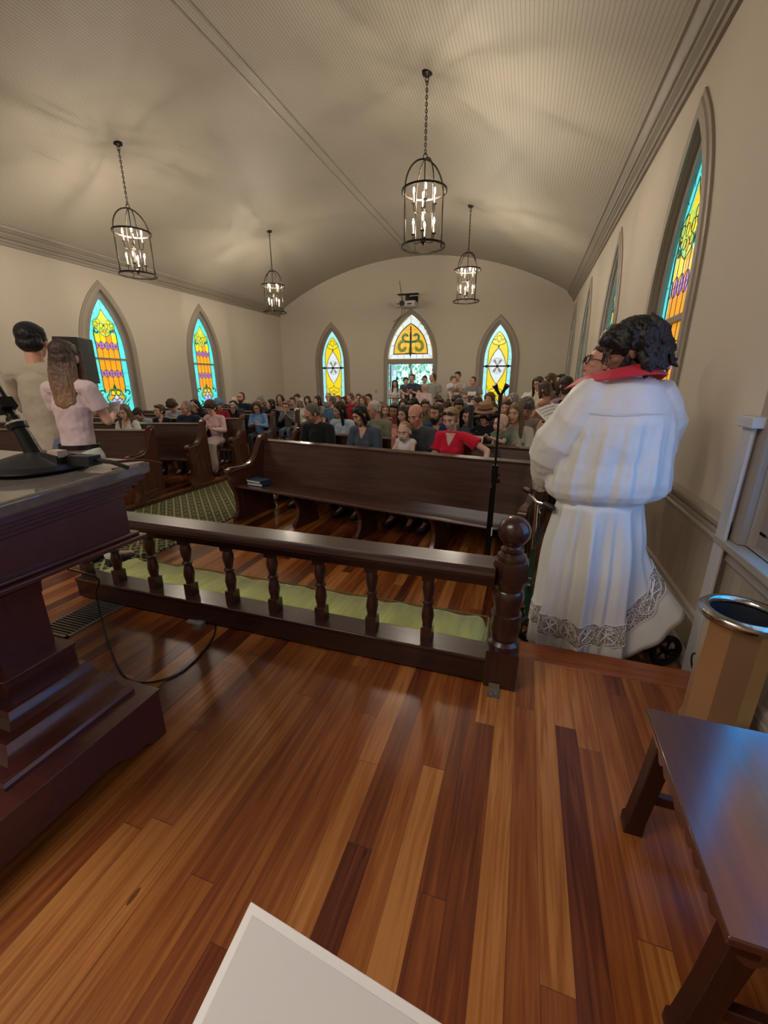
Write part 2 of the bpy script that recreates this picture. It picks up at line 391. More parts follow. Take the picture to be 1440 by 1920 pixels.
# floor of the nave, platform
struct('floor', MB().bb(XL, XR, YF, YB, -.06, 0), FLOOR2)
mb = MB(); mb.bb(XL, XR, YF, 2.13, .14, .18)
struct('floor_platform', mb, FLOOR)
struct('trim_1', MB().bb(-3.0, XR, 2.03, 2.20, .142, .1815), NOSE, .006)
struct('trim_2', MB().bb(-3.0, XR, 2.14, 2.17, 0, .142), PEWEND)
struct('trim_3', MB().bb(XL, -3.03, 2.13, 2.62, 0, .18), CARPET)
struct('trim_4', MB().bb(XL, -4.72, 3.0, 12.2, 0, .06), FLOOR2)
struct('trim_5', MB().bb(-4.735, -4.69, 3.0, 12.2, 0, .07), PEWEND, .006)
car = MB().bb(-4.68, -3.3, 2.62, 13.8, .0, .014).build('aisle_carpet', CARPET); tag(car, 'green carpet with pale diamond pattern running down the centre aisle', 'carpet')
# ceiling: barrel vault of narrow beaded boards
n = 60; a0 = math.asin(HW/CR); vs = []; fs = []
for i in range(n+1):
    a = -a0 + 2*a0*i/n
    for y in (YF, YB): vs.append((XC+CR*math.sin(a), y, CTOP-CR+CR*math.cos(a)))
for i in range(n): fs.append((2*i, 2*i+2, 2*i+3, 2*i+1))
me = bpy.data.meshes.new('ceiling'); me.from_pydata(vs, [], fs); me.materials.append(CEIL)
uv = me.uv_layers.new(name='UVMap')
for p in me.polygons:
    for li, vi in zip(p.loop_indices, p.vertices): uv.data[li].uv = ((-a0+2*a0*(vi//2)/n)*CR, vs[vi][1])
me.polygons.foreach_set('use_smooth', [True]*len(me.polygons))
o = mobj('ceiling', me); o['kind'] = 'structure'
for k, x in enumerate((XC-.02, XC+.16)):
    struct('trim_%d' % (6+k), MB().bb(x-.012, x+.012, YF, YB, ceil_z(x)-.012, ceil_z(x)+.004), TRIM)
# walls with holes
def wall(name, u0, u1, top, holes, place, mats):
    outer = [Vector((u0, 0, 0)), Vector((u1, 0, 0))] + [Vector((a, b, 0)) for a, b in top]
    loops = [outer] + [[Vector((a, b, 0)) for a, b in h] for h in holes]
    flat = [p for l in loops for p in l]
    tr = tessellate_polygon(loops)
    m_ = bpy.data.meshes.new(name); m_.from_pydata([place(p.x, p.y) for p in flat], [], [tuple(t) for t in tr]); m_.materials.append(mats)
    ob = mobj(name, m_); ob['kind'] = 'structure'; return ob
GW, GZ0, GZS, GZA = .44, .92, 2.22, 3.36         # daylit glass of a side window
def hole(c, w_=.56, z0=.86, zs=2.22, za=3.50): return [(c+x, z) for x, z in arch(w_, z0, zs, za)]
YR = [1.72, 4.42, 7.48, 10.52, 13.62]; YLw = [7.5, 10.5]
wall('wall_right', YF, YB, [(YB, 4.2), (YF, 4.2)], [hole(c) for c in YR], lambda a, b: (XR, a, b), WALL)
wall('wall_left', YF, YB, [(YB, 4.2), (YF, 4.2)], [hole(c) for c in YLw], lambda a, b: (XL, a, b), WALL)
top = [(XC+CR*math.sin(a0*(1-i/20)), CTOP-CR+CR*math.cos(a0*(1-i/20))) for i in range(41)]
door_hole = [(XC-.80, 0.001), ] + [(XC+x, z) for x, z in arch(.80, .05, 2.35, 3.76)][1:-1] + [(XC+.80, .001)]
XB = [XC-2.93, XC+2.93]
wall('wall_back', XL, XR, top, [door_hole] + [hole(c, .55, .82, 2.25, 3.46) for c in XB], lambda a, b: (a, YB, b), WALL)
wall('wall_front', XL, XR, top, [], lambda a, b: (a, YF, b), WALL)
# cornice: stepped moulding along both walls
prof = [(0, 3.88), (.03, 3.88), (.035, 3.93), (.055, 3.935), (.06, 3.97), (.10, 4.0), (.105, 4.02), (.125, 4.025), (.13, 4.05), (.17, 4.09), (.175, 4.105), (.20, 4.11), (.205, 4.15), (.0, 4.16)]
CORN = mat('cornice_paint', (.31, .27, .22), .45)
for nm, x, sg in (('trim_8', XR, -1), ('trim_9', XL, 1)):
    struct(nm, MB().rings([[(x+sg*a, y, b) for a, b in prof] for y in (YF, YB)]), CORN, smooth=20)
# wainscot, chair rail, lower rail, skirting
cr_prof = [(0, .78), (.022, .78), (.026, .80), (.018, .815), (.022, .835), (.018, .85), (.03, .87), (.05, .885), (.055, .91), (.05, .925), (0, .93)]
lr_prof = [(0, .25), (.02, .255), (.022, .285), (.014, .295), (.022, .305), (.02, .33), (0, .335)]
bb_prof = [(0, 0), (.022, 0), (.022, .06), (.012, .075), (0, .08)]
k = 10
for nm, x, sg, segs in (('right', XR, -1, [(YF, YR[0]-.7)]+[(YR[i]+.70, YR[i+1]-.70) for i in range(4)]), ('left', XL, 1, [(YF, YLw[0]-.7), (YLw[0]+.7, YLw[1]-.7), (YLw[1]+.7, YB)])):
    pm = MB().bb(min(x, x+sg*.012), max(x, x+sg*.012), YF, YB, 0, .80)
    struct('trim_%d' % k, pm, WAIN); k += 1
    for y0, y1 in segs:
        struct('trim_%d' % k, MB().rings([[(x+sg*a, y, b) for a, b in cr_prof] for y in (y0, y1)]), TRIM, smooth=20); k += 1
    struct('trim_%d' % k, MB().rings([[(x+sg*(.012+a), y, b) for a, b in lr_prof] for y in (YF, YB)]), TRIM, smooth=20); k += 1
    struct('baseboard_'+nm, MB().rings([[(x+sg*(.012+a), y, b) for a, b in bb_prof] for y in (YF, YB)]), TRIM, smooth=20)
for x0, x1 in ((XL, XC-3.6), (XC-2.25, XC-.98), (XC+.98, XC+2.25), (XC+3.6, XR)):
    struct('trim_%d' % k, MB().rings([[(x, YB-a, b) for a, b in cr_prof] for x in (x0, x1)]), TRIM, smooth=20); k += 1
struct('baseboard_back', MB().bb(XL, XC-.97, YB-.03, YB, 0, .12).bb(XC+.97, XR, YB-.03, YB, 0, .12), TRIM)

# ================================================================== WINDOWS
def sweep(mb, outl, prof, mi=None):
    """prof = list of (outward offset, y); outline offset by its own normals"""
    n = len(outl); rs = []
    for i, p in enumerate(outl):
        a = Vector(outl[max(i-1, 0)]); b = Vector(outl[min(i+1, n-1)]); t = (b-a).normalized(); nn = Vector((-t.y, t.x))
        if i in (0, n-1): nn = Vector((-1 if i == 0 else 1, 0))
        ap = 1.0
        if i == n//2: nn = Vector((0, 1)); h = (Vector(outl[i])-Vector(outl[i-1])).normalized(); ap = 1/max(.5, abs(Vector((-h.y, h.x)).y))
        rs.append([(p[0]+nn.x*o_*ap, y, p[1]+nn.y*o_*ap) for o_, y in prof])
    mb.rings(rs, True, mi)
def spiral(cx, cz, r0, r1, a0_, a1_, n=16):
    return [(cx+(r0+(r1-r0)*i/n)*math.cos(a0_+(a1_-a0_)*i/n), cz+(r0+(r1-r0)*i/n)*math.sin(a0_+(a1_-a0_)*i/n)) for i in range(n+1)]
def oval(cx, cz, rx, rz, n=12): return [(cx+rx*math.cos(2*PI*i/n), cz+rz*math.sin(2*PI*i/n)) for i in range(n)]
def hexa(cx, cz, rx, rz): return [(cx+rx, cz+rz*.35), (cx+rx*.45, cz+rz*.85), (cx, cz+rz), (cx-rx*.45, cz+rz*.85), (cx-rx, cz+rz*.35), (cx-rx, cz-rz*.35), (cx-rx*.45, cz-rz*.85), (cx, cz-rz), (cx+rx*.45, cz-rz*.85), (cx+rx, cz-rz*.35)]
def ribbon(mb, pts, r, y, mi=None, flat=.5):
    mb.tube([(a, y, b) for a, b in pts], r, 5, mi=mi, up=(0, 1, 0), flat=flat)
def mir(p): return [(-x, z) for x, z in p]
MATS_A = [G_TEAL, G_ORANGE, G_YELLOW, G_PURPLE, G_LIME, G_GREEN, G_LILAC, G_WHITE, G_GOLD, G_OLIVE, G_MAUVE, G_AQUA, G_SKY]
TE, OR, YE, PU, LI, GR, LL, WH, GO, OL, MA, AQ, SK = range(13)
def side_design(g, l, y, bgm=TE):
    d = .0016
    g.face(arch(GW+.01, GZ0-.01, GZS, GZA+.01), y, bgm)
    L_ = lambda p, r=.005: ribbon(l, p, r, y-.012)
    # border joints
    for z in (1.2, 1.5, 1.8, 2.1, 2.4, 2.66):
        e = GW if z < GZS else GW-.04-(z-2.3)*.12
        L_([(-e, z), (-.26, z)], .003); L_([(e, z), (.26, z)], .003)
    for a, b in (((.37, 2.85), (.20, 2.85)), ((.27, 3.05), (.15, 2.98)), ((.15, 3.22), (.08, 3.08)), ((0, 3.33), (0, 3.14))):
        L_([a, b], .003); L_(mir([a, b]), .003)
    # amber strips
    xs = (-.27, -.135, 0, .135, .27)
    for i in range(4):
        x0, x1 = xs[i], xs[i+1]
        g.face([(x0, 1.44), ((x0+x1)/2, 1.36), (x1, 1.44), (x1, 2.08), (x0, 2.08)], y-d, OR)
        g.face([(x0, 2.08), (x1, 2.08), (x1, 2.36), (x0, 2.36)], y-d, OR)
        g.face([(x0, 2.36), (x1, 2.36), (x1, 2.60), ((x0+x1)/2, 2.66), (x0, 2.60)], y-d, YE if i != 2 else OR)
    for x in xs: L_([(x, 1.42), (x, 2.62)], .009 if abs(x) > .2 else .005)
    for zc in (1.78, 2.37):
        for x in (-.135, 0, .135):
            h = hexa(x, zc, .064, .085); g.face(h, y-2*d, PU); L_(h+[h[0]], .005)
        for sg in (-1, 1):
            h = [(sg*.27, zc+.085), (sg*.225, zc+.05), (sg*.206, zc), (sg*.225, zc-.05), (sg*.27, zc-.085)]; g.face(h, y-2*d, PU); L_(h, .005)
        L_([(-.27, zc), (.27, zc)], .003)
    # foliage crown
    half = [(0, 3.12), (.07, 3.0), (.12, 2.93), (.17, 2.90), (.23, 2.87), (.26, 2.80), (.25, 2.72), (.19, 2.69), (.15, 2.66), (.10, 2.60), (0, 2.55)]
    cr = half + mir(half)[::-1][1:-1]
    g.face(cr, y-2*d, LI); L_(cr+[cr[0]], .006)
    g.face([(0, 3.09), (.05, 2.98), (.08, 2.92), (-.08, 2.92), (-.05, 2.98)], y-3*d, YE)
    for x, z, a, b, c in ((.12, 2.86, .045, .045, YE), (.19, 2.80, .05, .045, LI), (.20, 2.73, .04, .03, YE), (.06, 2.78, .04, .05, YE), (.08, 2.68, .04, .04, LI)):
        for sg in (-1, 1):
            o_ = oval(sg*x, z, a, b, 10); g.face(o_, y-3*d, c); L_(o_+[o_[0]], .005)
    o_ = [(0, 2.72), (.04, 2.67), (0, 2.60), (-.04, 2.67)]; g.face(o_, y-4*d, OR); L_(o_+[o_[0]], .004)
    o_ = oval(0, 2.79, .02, .03, 8); g.face(o_, y-4*d, GR)
    for sg in (-1, 1):
        p = spiral(sg*.19, 2.66, .02, .055, 0, 3.6*sg, 14); ribbon(g, p, .020, y-.010, GR)
        p = [(sg*.27, 2.42), (sg*.275, 2.6), (sg*.25, 2.70), (sg*.20, 2.73)]; ribbon(l, p, .011, y-.011)
    # base foliage
    g.face([(0, 1.56), (.035, 1.50), (.05, 1.44), (0, 1.40), (-.05, 1.44), (-.035, 1.5)], y-3*d, GR)
    for sg in (-1, 1):
        o_ = oval(sg*.065, 1.36, .058, .058, 12); g.face(o_, y-3*d, YE); L_(o_+[o_[0]], .009)
        o_ = [(sg*.02, 1.30), (sg*.18, 1.32), (sg*.20, 1.22), (sg*.12, 1.20)]; g.face(o_, y-3*d, GO); L_(o_+[o_[0]], .006)
        p = [(0, 1.43), (sg*.08, 1.44), (sg*.15, 1.40), (sg*.18, 1.32), (sg*.24, 1.27), (sg*.22, 1.2), (sg*.14, 1.12)]; ribbon(g, p, .020, y-.010, OL)
        p = [(sg*.26, 1.46), (sg*.26, 1.40)] + spiral(sg*.33, 1.36, .075, .025, PI if sg > 0 else 0, PI-5*sg if sg > 0 else 5, 14); ribbon(g, p, .017, y-.010, GR)
        o_ = oval(sg*.07, 1.17, .075, .075, 12); g.face(o_, y-4*d, LL); L_(o_+[o_[0]], .006)
        o_ = [(sg*.18, 1.06), (sg*.28, 1.10), (sg*.33, 1.22), (sg*.31, 1.13), (sg*.27, 1.03), (sg*.2, 1.0)]; g.face(o_, y-3*d, GR)
        o_ = [(sg*.05, 1.02), (sg*.20, 1.03), (sg*.30, .98), (sg*.33, .93), (sg*.24, .96), (sg*.16, .99)]; g.face(o_, y-3*d, GR)
    o_ = oval(0, 1.26, .06, .06, 10); g.face(o_, y-5*d, WH); L_(o_+[o_[0]], .005)
def rear_design(g, l, y):
    d = .0016
    g.face(arch(.46, .86, 2.25, 3.37), y, AQ)
    L_ = lambda p, r=.005: ribbon(l, p, r, y-.012)
    inner = arch(.31, .98, 2.45, 3.14, 8); g.face(inner, y-d, YE); L_(inner+[inner[0]], .010)
    for z in (1.15, 1.4, 1.65, 1.9, 2.3, 2.55, 2.8):
        e = .45 if z < 2.3 else .45-(z-2.25)*.18
        L_([(-e, z), (-.31, z)], .003); L_([(e, z), (.31, z)], .003)
    ves = [(0, 2.66), (.10, 2.54), (.20, 2.36), (.29, 2.10), (.20, 1.84), (.10, 1.66), (0, 1.54)]; v_ = ves+mir(ves)[::-1][1:-1]
    g.face(v_, y-2*d, WH); L_(v_+[v_[0]], .011)
    c_ = oval(0, 2.10, .24, .24, 20); L_(c_+[c_[0]], .004)
    for a in (60, 120, 240, 300):
        a = R(a); p = [(.03*math.cos(a), 2.1+.03*math.sin(a)), (.20*math.cos(a-.22), 2.1+.20*math.sin(a-.22)), (.22*math.cos(a), 2.1+.22*math.sin(a)), (.20*math.cos(a+.22), 2.1+.20*math.sin(a+.22))]
        g.face(p, y-3*d, MA); L_(p+[p[0]], .004)
    for a in (0, 90, 180, 270):
        a = R(a); L_([(0, 2.1), (.23*math.cos(a), 2.1+.23*math.sin(a))], .004)
    for sg in (-1, 1):
        for zc, f in ((2.86, 1), (1.28, -1)):
            ribbon(g, spiral(sg*.13, zc, .10, .03, -PI/2*f, -PI/2*f+sg*f*4.6, 16), .014, y-.010, OL)
            ribbon(g, [(0, zc-.22*f), (sg*.03, zc-.13*f), (sg*.13, zc-.10*f)], .014, y-.010, OL)
            ribbon(g, [(0, zc+.16*f), (sg*.08, zc+.12*f), (sg*.05, zc+.02*f), (0, zc-.05*f)], .011, y-.010, GR)
        ribbon(g, [(sg*.31, 1.5), (sg*.24, 1.36), (sg*.30, 1.2), (sg*.22, 1.1), (sg*.27, 1.0)], .010, y-.010, OL)
        ribbon(g, [(0, 1.12), (sg*.10, .99)], .012, y-.010, OL)
        g.face([(sg*.31, 1.30), (sg*.25, 1.36), (sg*.245, 1.30), (sg*.31, 1.12)], y-3*d, AQ)
    for z in (1.3, 2.9): g.face(oval(0, z-.14 if z < 2 else z-.20, .03, .05, 8), y-4*d, GR)
NEAR = []  # near window's copies of the glass, glow raised to throw more coloured light inside
for g_ in MATS_A:
    n_ = g_.copy(); n_.name = 'near_'+g_.name; b_ = n_.node_tree.nodes['Principled BSDF']; b_.inputs['Emission Strength'].default_value *= 2.2; NEAR.append(n_)
def make_window(name, loc, rotz, kind, bgm=TE):
    """local frame: x along the wall, -y into the room, z up"""
    t = struct_root(name, loc, rotz); dp = .07
    ow, zs, za, z0 = (.56, 2.22, 3.50, .86) if kind == 'side' else (.55, 2.25, 3.46, .82)
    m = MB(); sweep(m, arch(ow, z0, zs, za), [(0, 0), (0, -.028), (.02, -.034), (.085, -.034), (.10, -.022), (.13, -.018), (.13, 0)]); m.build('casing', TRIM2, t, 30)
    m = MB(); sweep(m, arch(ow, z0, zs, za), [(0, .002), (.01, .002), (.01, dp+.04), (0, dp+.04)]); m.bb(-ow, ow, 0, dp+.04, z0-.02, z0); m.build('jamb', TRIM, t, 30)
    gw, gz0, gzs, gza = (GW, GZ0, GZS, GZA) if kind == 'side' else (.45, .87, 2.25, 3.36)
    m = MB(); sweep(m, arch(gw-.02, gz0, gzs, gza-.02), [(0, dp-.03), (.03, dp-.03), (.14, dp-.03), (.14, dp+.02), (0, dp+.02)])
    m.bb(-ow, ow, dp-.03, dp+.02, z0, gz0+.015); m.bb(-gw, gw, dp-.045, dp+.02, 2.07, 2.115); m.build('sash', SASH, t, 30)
    g = MB(); l = MB()
    (side_design if kind == 'side' else rear_design)(g, l, dp+.004, *([bgm] if kind == 'side' else []))
    NEAR[SK] = G_DEEP
    go = g.build('glass', NEAR if bgm == SK else MATS_A, t, 0); l.build('leading', LEAD, go, 0)
    if kind != 'side':
        b = MB().tube([(-gw, dp-.055, 2.09), (gw, dp-.055, 2.09)], .014, 8)
        for x in (-.34, 0, .34): b.ell((x, dp-.055, 2.09), (.045, .03, .045))
        b.build('saddle_bar', BLKM, t)
    m = MB().bb(-ow-.16, ow+.16, -.07, .02, z0-.045, z0-.005).bb(-ow-.12, ow+.12, -.03, 0, z0-.12, z0-.045); m.build('sill', TRIM, t, bevel=.006)
    return t
k = 1
for i, yc in enumerate(YR):
    wd = make_window('window_%d' % k, (XR, yc, 0), R(-90), 'side', SK if i == 0 else TE); k += 1
    wd['label'] = ['near stained glass window on the right wall, mostly out of view', 'stained glass window on the right wall behind the robed man', 'second stained glass window behind the robed man, seen edge on', 'third stained glass window on the right wall, a narrow sliver', 'stained glass window on the right wall nearest the back corner'][i]
for i, yc in enumerate(YLw):
    wd = make_window('window_%d' % k, (XL, yc, 0), R(90), 'side'); k += 1
    wd['label'] = ['larger teal and amber stained glass window on the left wall', 'farther teal and amber stained glass window on the left wall'][i]
for i, xc in enumerate(XB):
    wd = make_window('window_%d' % k, (xc, YB, 0), 0, 'rear'); k += 1
    wd['label'] = ['yellow and white stained glass window left of the back door', 'yellow and white stained glass window right of the back door'][i]
# tall white board beside the near window
struct('trim_40', MB().bb(.985, 1.0, 2.34, 2.44, .0, 1.42).bb(.965, 1.02, 2.31, 2.46, 1.40, 1.45), mat('white_board', (.55, .53, .52), .5), .004)

# ---- back doorway with its transom
t = struct_root('door_1', (XC, YB, 0))
m = MB(); sweep(m, [(-.80, 0)]+arch(.80, .05, 2.35, 3.76)[1:-1]+[(.80, 0)], [(0, 0), (0, -.03), (.02, -.036), (.10, -.036), (.115, -.022), (.15, -.018), (.15, 0)]); m.build('casing', TRIM2, t, 30)
m = MB(); sweep(m, [(-.80, 0)]+arch(.80, .05, 2.35, 3.76)[1:-1]+[(.80, 0)], [(0, .002), (.01, .002), (.01, .16), (0, .16)]); m.bb(-.80, .80, -.02, .14, 2.19, 2.36); m.build('jamb', TRIM2, t, 30)
g = MB(); l = MB(); y = .06; d = .0016
g.face([(x, z) for x, z in arch(.78, 2.36, 2.37, 3.72)], y, GO)
g.face(arch(.76, 2.37, 2.38, 3.70), y-d, WH)
L_ = lambda p, r=.007: ribbon(l, p, r, y-.014)
tri = arch(.60, 2.52, 2.53, 3.48, 8); g.face(tri, y-2*d, GO); L_(tri+[tri[0]], .016)
for i in range(9):
    p = arch(.60, 2.52, 2.53, 3.48, 8)[1+2*i if 1+2*i < 18 else 17]; q = arch(.76, 2.37, 2.38, 3.70, 8)[1+2*i if 1+2*i < 18 else 17]; L_([p, q], .005)
for x in (-.45, -.22, 0, .22, .45): L_([(x, 2.37), (x, 2.52)], .005)
for z in (2.7, 2.9, 3.1, 3.3):
    e = .56-(z-2.53)*.45; L_([(-e, z), (e, z)], .003)
for x in (-.36, -.18, .18, .36): L_([(x, 2.52), (x, 3.35-abs(x)*1.1)], .003)
for sg in (-1, 1):
    ribbon(g, spiral(sg*.27, 2.74, .20, .06, PI/2+sg*.2, PI/2+sg*(.2-5.0), 18), .050, y-.012, OL)
    ribbon(g, [(sg*.02, 2.9)]+spiral(sg*.17, 3.06, .15, .05, -PI/2+sg*.3*-1, -PI/2+sg*4.4, 16), .040, y-.012, GR)
    ribbon(l, [(sg*.03, 2.56), (sg*.10, 2.54), (sg*.24, 2.52)], .012, y-.014)
g.face([(0, 3.38), (.045, 3.1), (.04, 2.8), (.07, 2.6), (0, 2.42), (-.07, 2.6), (-.04, 2.8), (-.045, 3.1)], y-4*d, OL)
ribbon(l, [(0, 3.40), (0, 2.44)], .022, y-.016)
go = g.build('transom_glass', MATS_A, t, 0); l.build('leading', LEAD, go, 0)
# open door leaf swung outward, with a coloured glass light
lf = MB().bb(-.025, .025, 0, .72, .03, 2.17).build('door_leaf', mat('door_paint', (.40, .42, .42), .5), t, loc=(-.75, .16, 0))
gm = MB()
for i in range(9): gm.bb(.026, .03, .12, .22, .4+i*.18, .56+i*.18, (TE, PU, YE, AQ, OR, TE, GR, AQ, PU)[i])
for i in range(9): gm.bb(.026, .03, .30, .58, .4+i*.18, .56+i*.18, AQ)
gm.build('door_glass', MATS_A, lf, 0)
MB().ell((.05, .66, 1.72), (.05, .05, .06)).build('door_closer', BLACK, lf)
# porch and yard seen through the doorway
struct('ground', MB().bb(-30, 24, 14.72, 60, -.25, -.15), mat('grass', (.10, .20, .06), .9, var=.3, vscale=1.5))
struct('porch_floor', MB().bb(-6.5, -1.5, YB+.01, 17.2, -.15, -.02), mat('porch_boards', (.35, .36, .36), .7))
pp = MB().bb(-5.28, -5.10, 16.7, 16.88, -.02, 3.0).build('porch_post', mat('post_paint', (.50, .55, .58), .6)); tag(pp, 'square pale porch post outside the open back door', 'post')
leafm = mat('leaves', (.26, .48, .34), .7, var=.3, vscale=2)
barkm = mat('bark', (.10, .07, .05), .9)
for i, (x, yy, h, lab) in enumerate(((-6.2, 23, 5.0, 'leafy green tree outside the back door, nearest the porch post'), (-3.0, 29, 7.5, 'tall leafy tree farther off in the middle of the back doorway'), (1.5, 34, 7.0, 'distant leafy tree at the right side of the back doorway'), (-10.5, 31, 8.0, 'distant leafy tree at the left side of the back doorway'))):
    tr_ = thing('tree', lab, 'tree', (x, yy, -.15)); rr = random.Random(i)
    MB().tube([(0, 0, 0), (.1, 0, h*.3), (0, .1, h*.6)], [.22, .16, .08], 8).build('trunk', barkm, tr_)
    f = MB()
    for q in range(1500):
        a = rr.uniform(0, 2*PI); u = rr.uniform(-1, 1); r_ = rr.uniform(.5, 1)**.5
        p = Vector((math.cos(a)*math.sqrt(1-u*u)*2.2*r_, math.sin(a)*math.sqrt(1-u*u)*2.2*r_, h*.55+u*h*.42*r_))
        e = Euler((rr.uniform(0, 6), rr.uniform(0, 6), rr.uniform(0, 6))).to_matrix(); sz = rr.uniform(.08, .2)
        f.add([p+e @ Vector(v_) for v_ in ((-sz, 0, 0), (0, -sz*.5, 0), (sz, 0, .03), (0, sz*.5, 0))], [(0, 1, 2, 3)])
    f.build('crown', leafm, tr_, 0)

# ================================================================== CHANDELIERS
def chandelier(label, loc, rz):
    t = thing('chandelier', label, 'chandelier', loc, rz, 'lantern chandeliers on long chains')
    m = MB().lathe([(.0, .03), (.062, .03), (.066, .0), (.062, -.02), (.03, -.035), (.012, -.05), (0, -.052)], 18); m.torus((0, 0, -.07), .022, .005, Euler((PI/2, 0, 0)).to_matrix(), 12, 5); m.build('canopy', BRONZE, t)
    m = MB(); z = -.09; i = 0
    while z > -.80:
        m.torus((0, 0, z-.012), .021, .0045, (Euler((0, 0, (PI/2)*(i % 2)+.3)).to_matrix() @ Euler((PI/2, 0, 0)).to_matrix()), 10, 5, sx=.62); z -= .034; i += 1
    m.tube([(0, 0, -.07), (.004, .004, -.4), (0, 0, -.82)], .0025, 4)
    m.build('chain', BRONZE, t)
    RR = .285; zt, zr, zb = -.86, -1.20, -1.82
    m = MB()
    m.torus((0, 0, zt+.03), .026, .006, Euler((PI/2, 0, 0)).to_matrix(), 14, 6)
    for k in range(4):
        a = R(38)+k*PI/2; c_, s_ = math.cos(a), math.sin(a)
        pts = [(RR*.93*math.sin(PI/2*q/8)*c_, RR*.93*math.sin(PI/2*q/8)*s_, zr+(zt-zr)*math.cos(PI/2*q/8)) for q in range(9)] + [(RR*.93*c_, RR*.93*s_, zb+.01)]
        m.tube(pts, .0115, 6, flat=.55, up=(-s_, c_, 0))
    m.build('cage', BRONZE, t)
    for z, hgt in ((zr, .012), (zb, .012)):
        m = MB(); n = 40
        rs = []
        for q in range(n+1):
            a = 2*PI*q/n
            rs.append([(r_*math.cos(a), r_*math.sin(a), z+dz) for r_, dz in ((RR-.008, -hgt), (RR+.008, -hgt), (RR+.008, hgt), (RR-.008, hgt))])
        m.rings(rs, False); m.build('ring', BRONZE, t)
    m = MB().tube([(0, 0, zt), (0, 0, -1.80)], .008, 8)
    for zh in (-1.42, -1.76): m.lathe([(0, .035), (.012, .03), (.032, .012), (.036, 0), (.03, -.015), (.012, -.03), (.006, -.045), (0, -.05)], 14, (0, 0, zh))
    m.build('stem', BRONZE, t)
    for ci, zh in enumerate((-1.42, -1.76)):
        for k in range(4):
            a = R(20 if ci == 0 else 8)+k*PI/2; c_, s_ = math.cos(a), math.sin(a); ra = .135
            m = MB().tube([(.02*c_, .02*s_, zh), (.08*c_, .08*s_, zh-.02), (.12*c_, .12*s_, zh-.012), (ra*c_, ra*s_, zh+.02), (ra*c_, ra*s_, zh+.075)], .0065, 6)
            m.lathe([(0, 0), (.026, .004), (.03, .012), (.012, .012)], 12, (ra*c_, ra*s_, zh+.075))
            ar = m.build('arm', BRONZE, t)
            MB().lathe([(.0125, 0), (.0125, .105), (.010, .11)], 10, (ra*c_, ra*s_, zh+.087)).build('candle_sleeve', CREAM, ar)
            MB().lathe([(.004, 0), (.008, .010), (.0105, .022), (.0100, .036), (.007, .050), (.003, .064), (0, .068)], 8, (ra*c_, ra*s_, zh+.197)).build('candle_bulb', BULBM, ar)
    return t
ch0 = chandelier('nearest lantern chandelier, above the middle pews right of centre', (-1.50, 6.15, 5.135), R(0))
dup(ch0, (-6.40, 6.15, 5.135), R(25), 'lantern chandelier at upper left over the left pews, in front of the left wall')
dup(ch0, (-6.40, 10.3, 5.135), R(50), 'farther lantern chandelier on the left side, near the back left corner')
dup(ch0, (-1.50, 10.3, 5.135), R(12), 'farther lantern chandelier on the right side, in front of the back wall')
# ---- projector over the back door
t = thing('projector', 'white projector on a dark wall arm above the back door', 'projector', (XC, YB-.02, 4.05))
m = MB().bb(-.36, .30, -.62, -.28, -.14, .02); m.build('body', mat('projector_white', (.55, .53, .50), .4), t, bevel=.02)
m = MB(); m.T = Matrix.Translation((-.12, -.62, -.06)) @ Matrix.Rotation(PI/2, 4, 'X'); m.lathe([(.075, 0), (.085, .02), (.08, .05), (.05, .05), (.045, .03), (0, .03)], 18); m.build('lens', BLACK, t)
m = MB(); m.bb(.05, .2, -.63, -.615, -.10, -.06); m.bb(-.30, -.22, -.63, -.615, -.08, -.05); m.build('grille', BLACK, t)
m = MB().bb(-.30, .38, -.56, -.36, .21, .235).bb(-.05, .08, -.5, -.42, .02, .22).bb(.05, .16, -.42, 0, .10, .15).bb(.0, .25, -.03, .0, .02, .24).bb(.12, .3, -.5, -.44, .0, .05); m.build('mounting_arm', BLKM, t, bevel=.006)
m = MB().tube([(-.28, 0, .05), (-.34, .005, .40), (-.40, .008, .72)], .008, 5).tube([(-.2, -.3, -.13), (-.28, -.1, -.3), (-.52, -.02, -.55), (-.62, 0, -.7)], .009, 5).tube([(-.1, -.3, -.13), (-.22, -.1, -.34), (-.60, -.02, -.5)], .007, 5); m.build('cable', BLACK, t)
t = MB().bb(-.04, .04, -.012, 0, -.06, .06).build('switch_plate', TRIM, None, bevel=.004, loc=(at_y(705, 737, YB).x, YB-.001, 1.28)); tag(t, 'small wall switch plate left of the back door', 'switch')

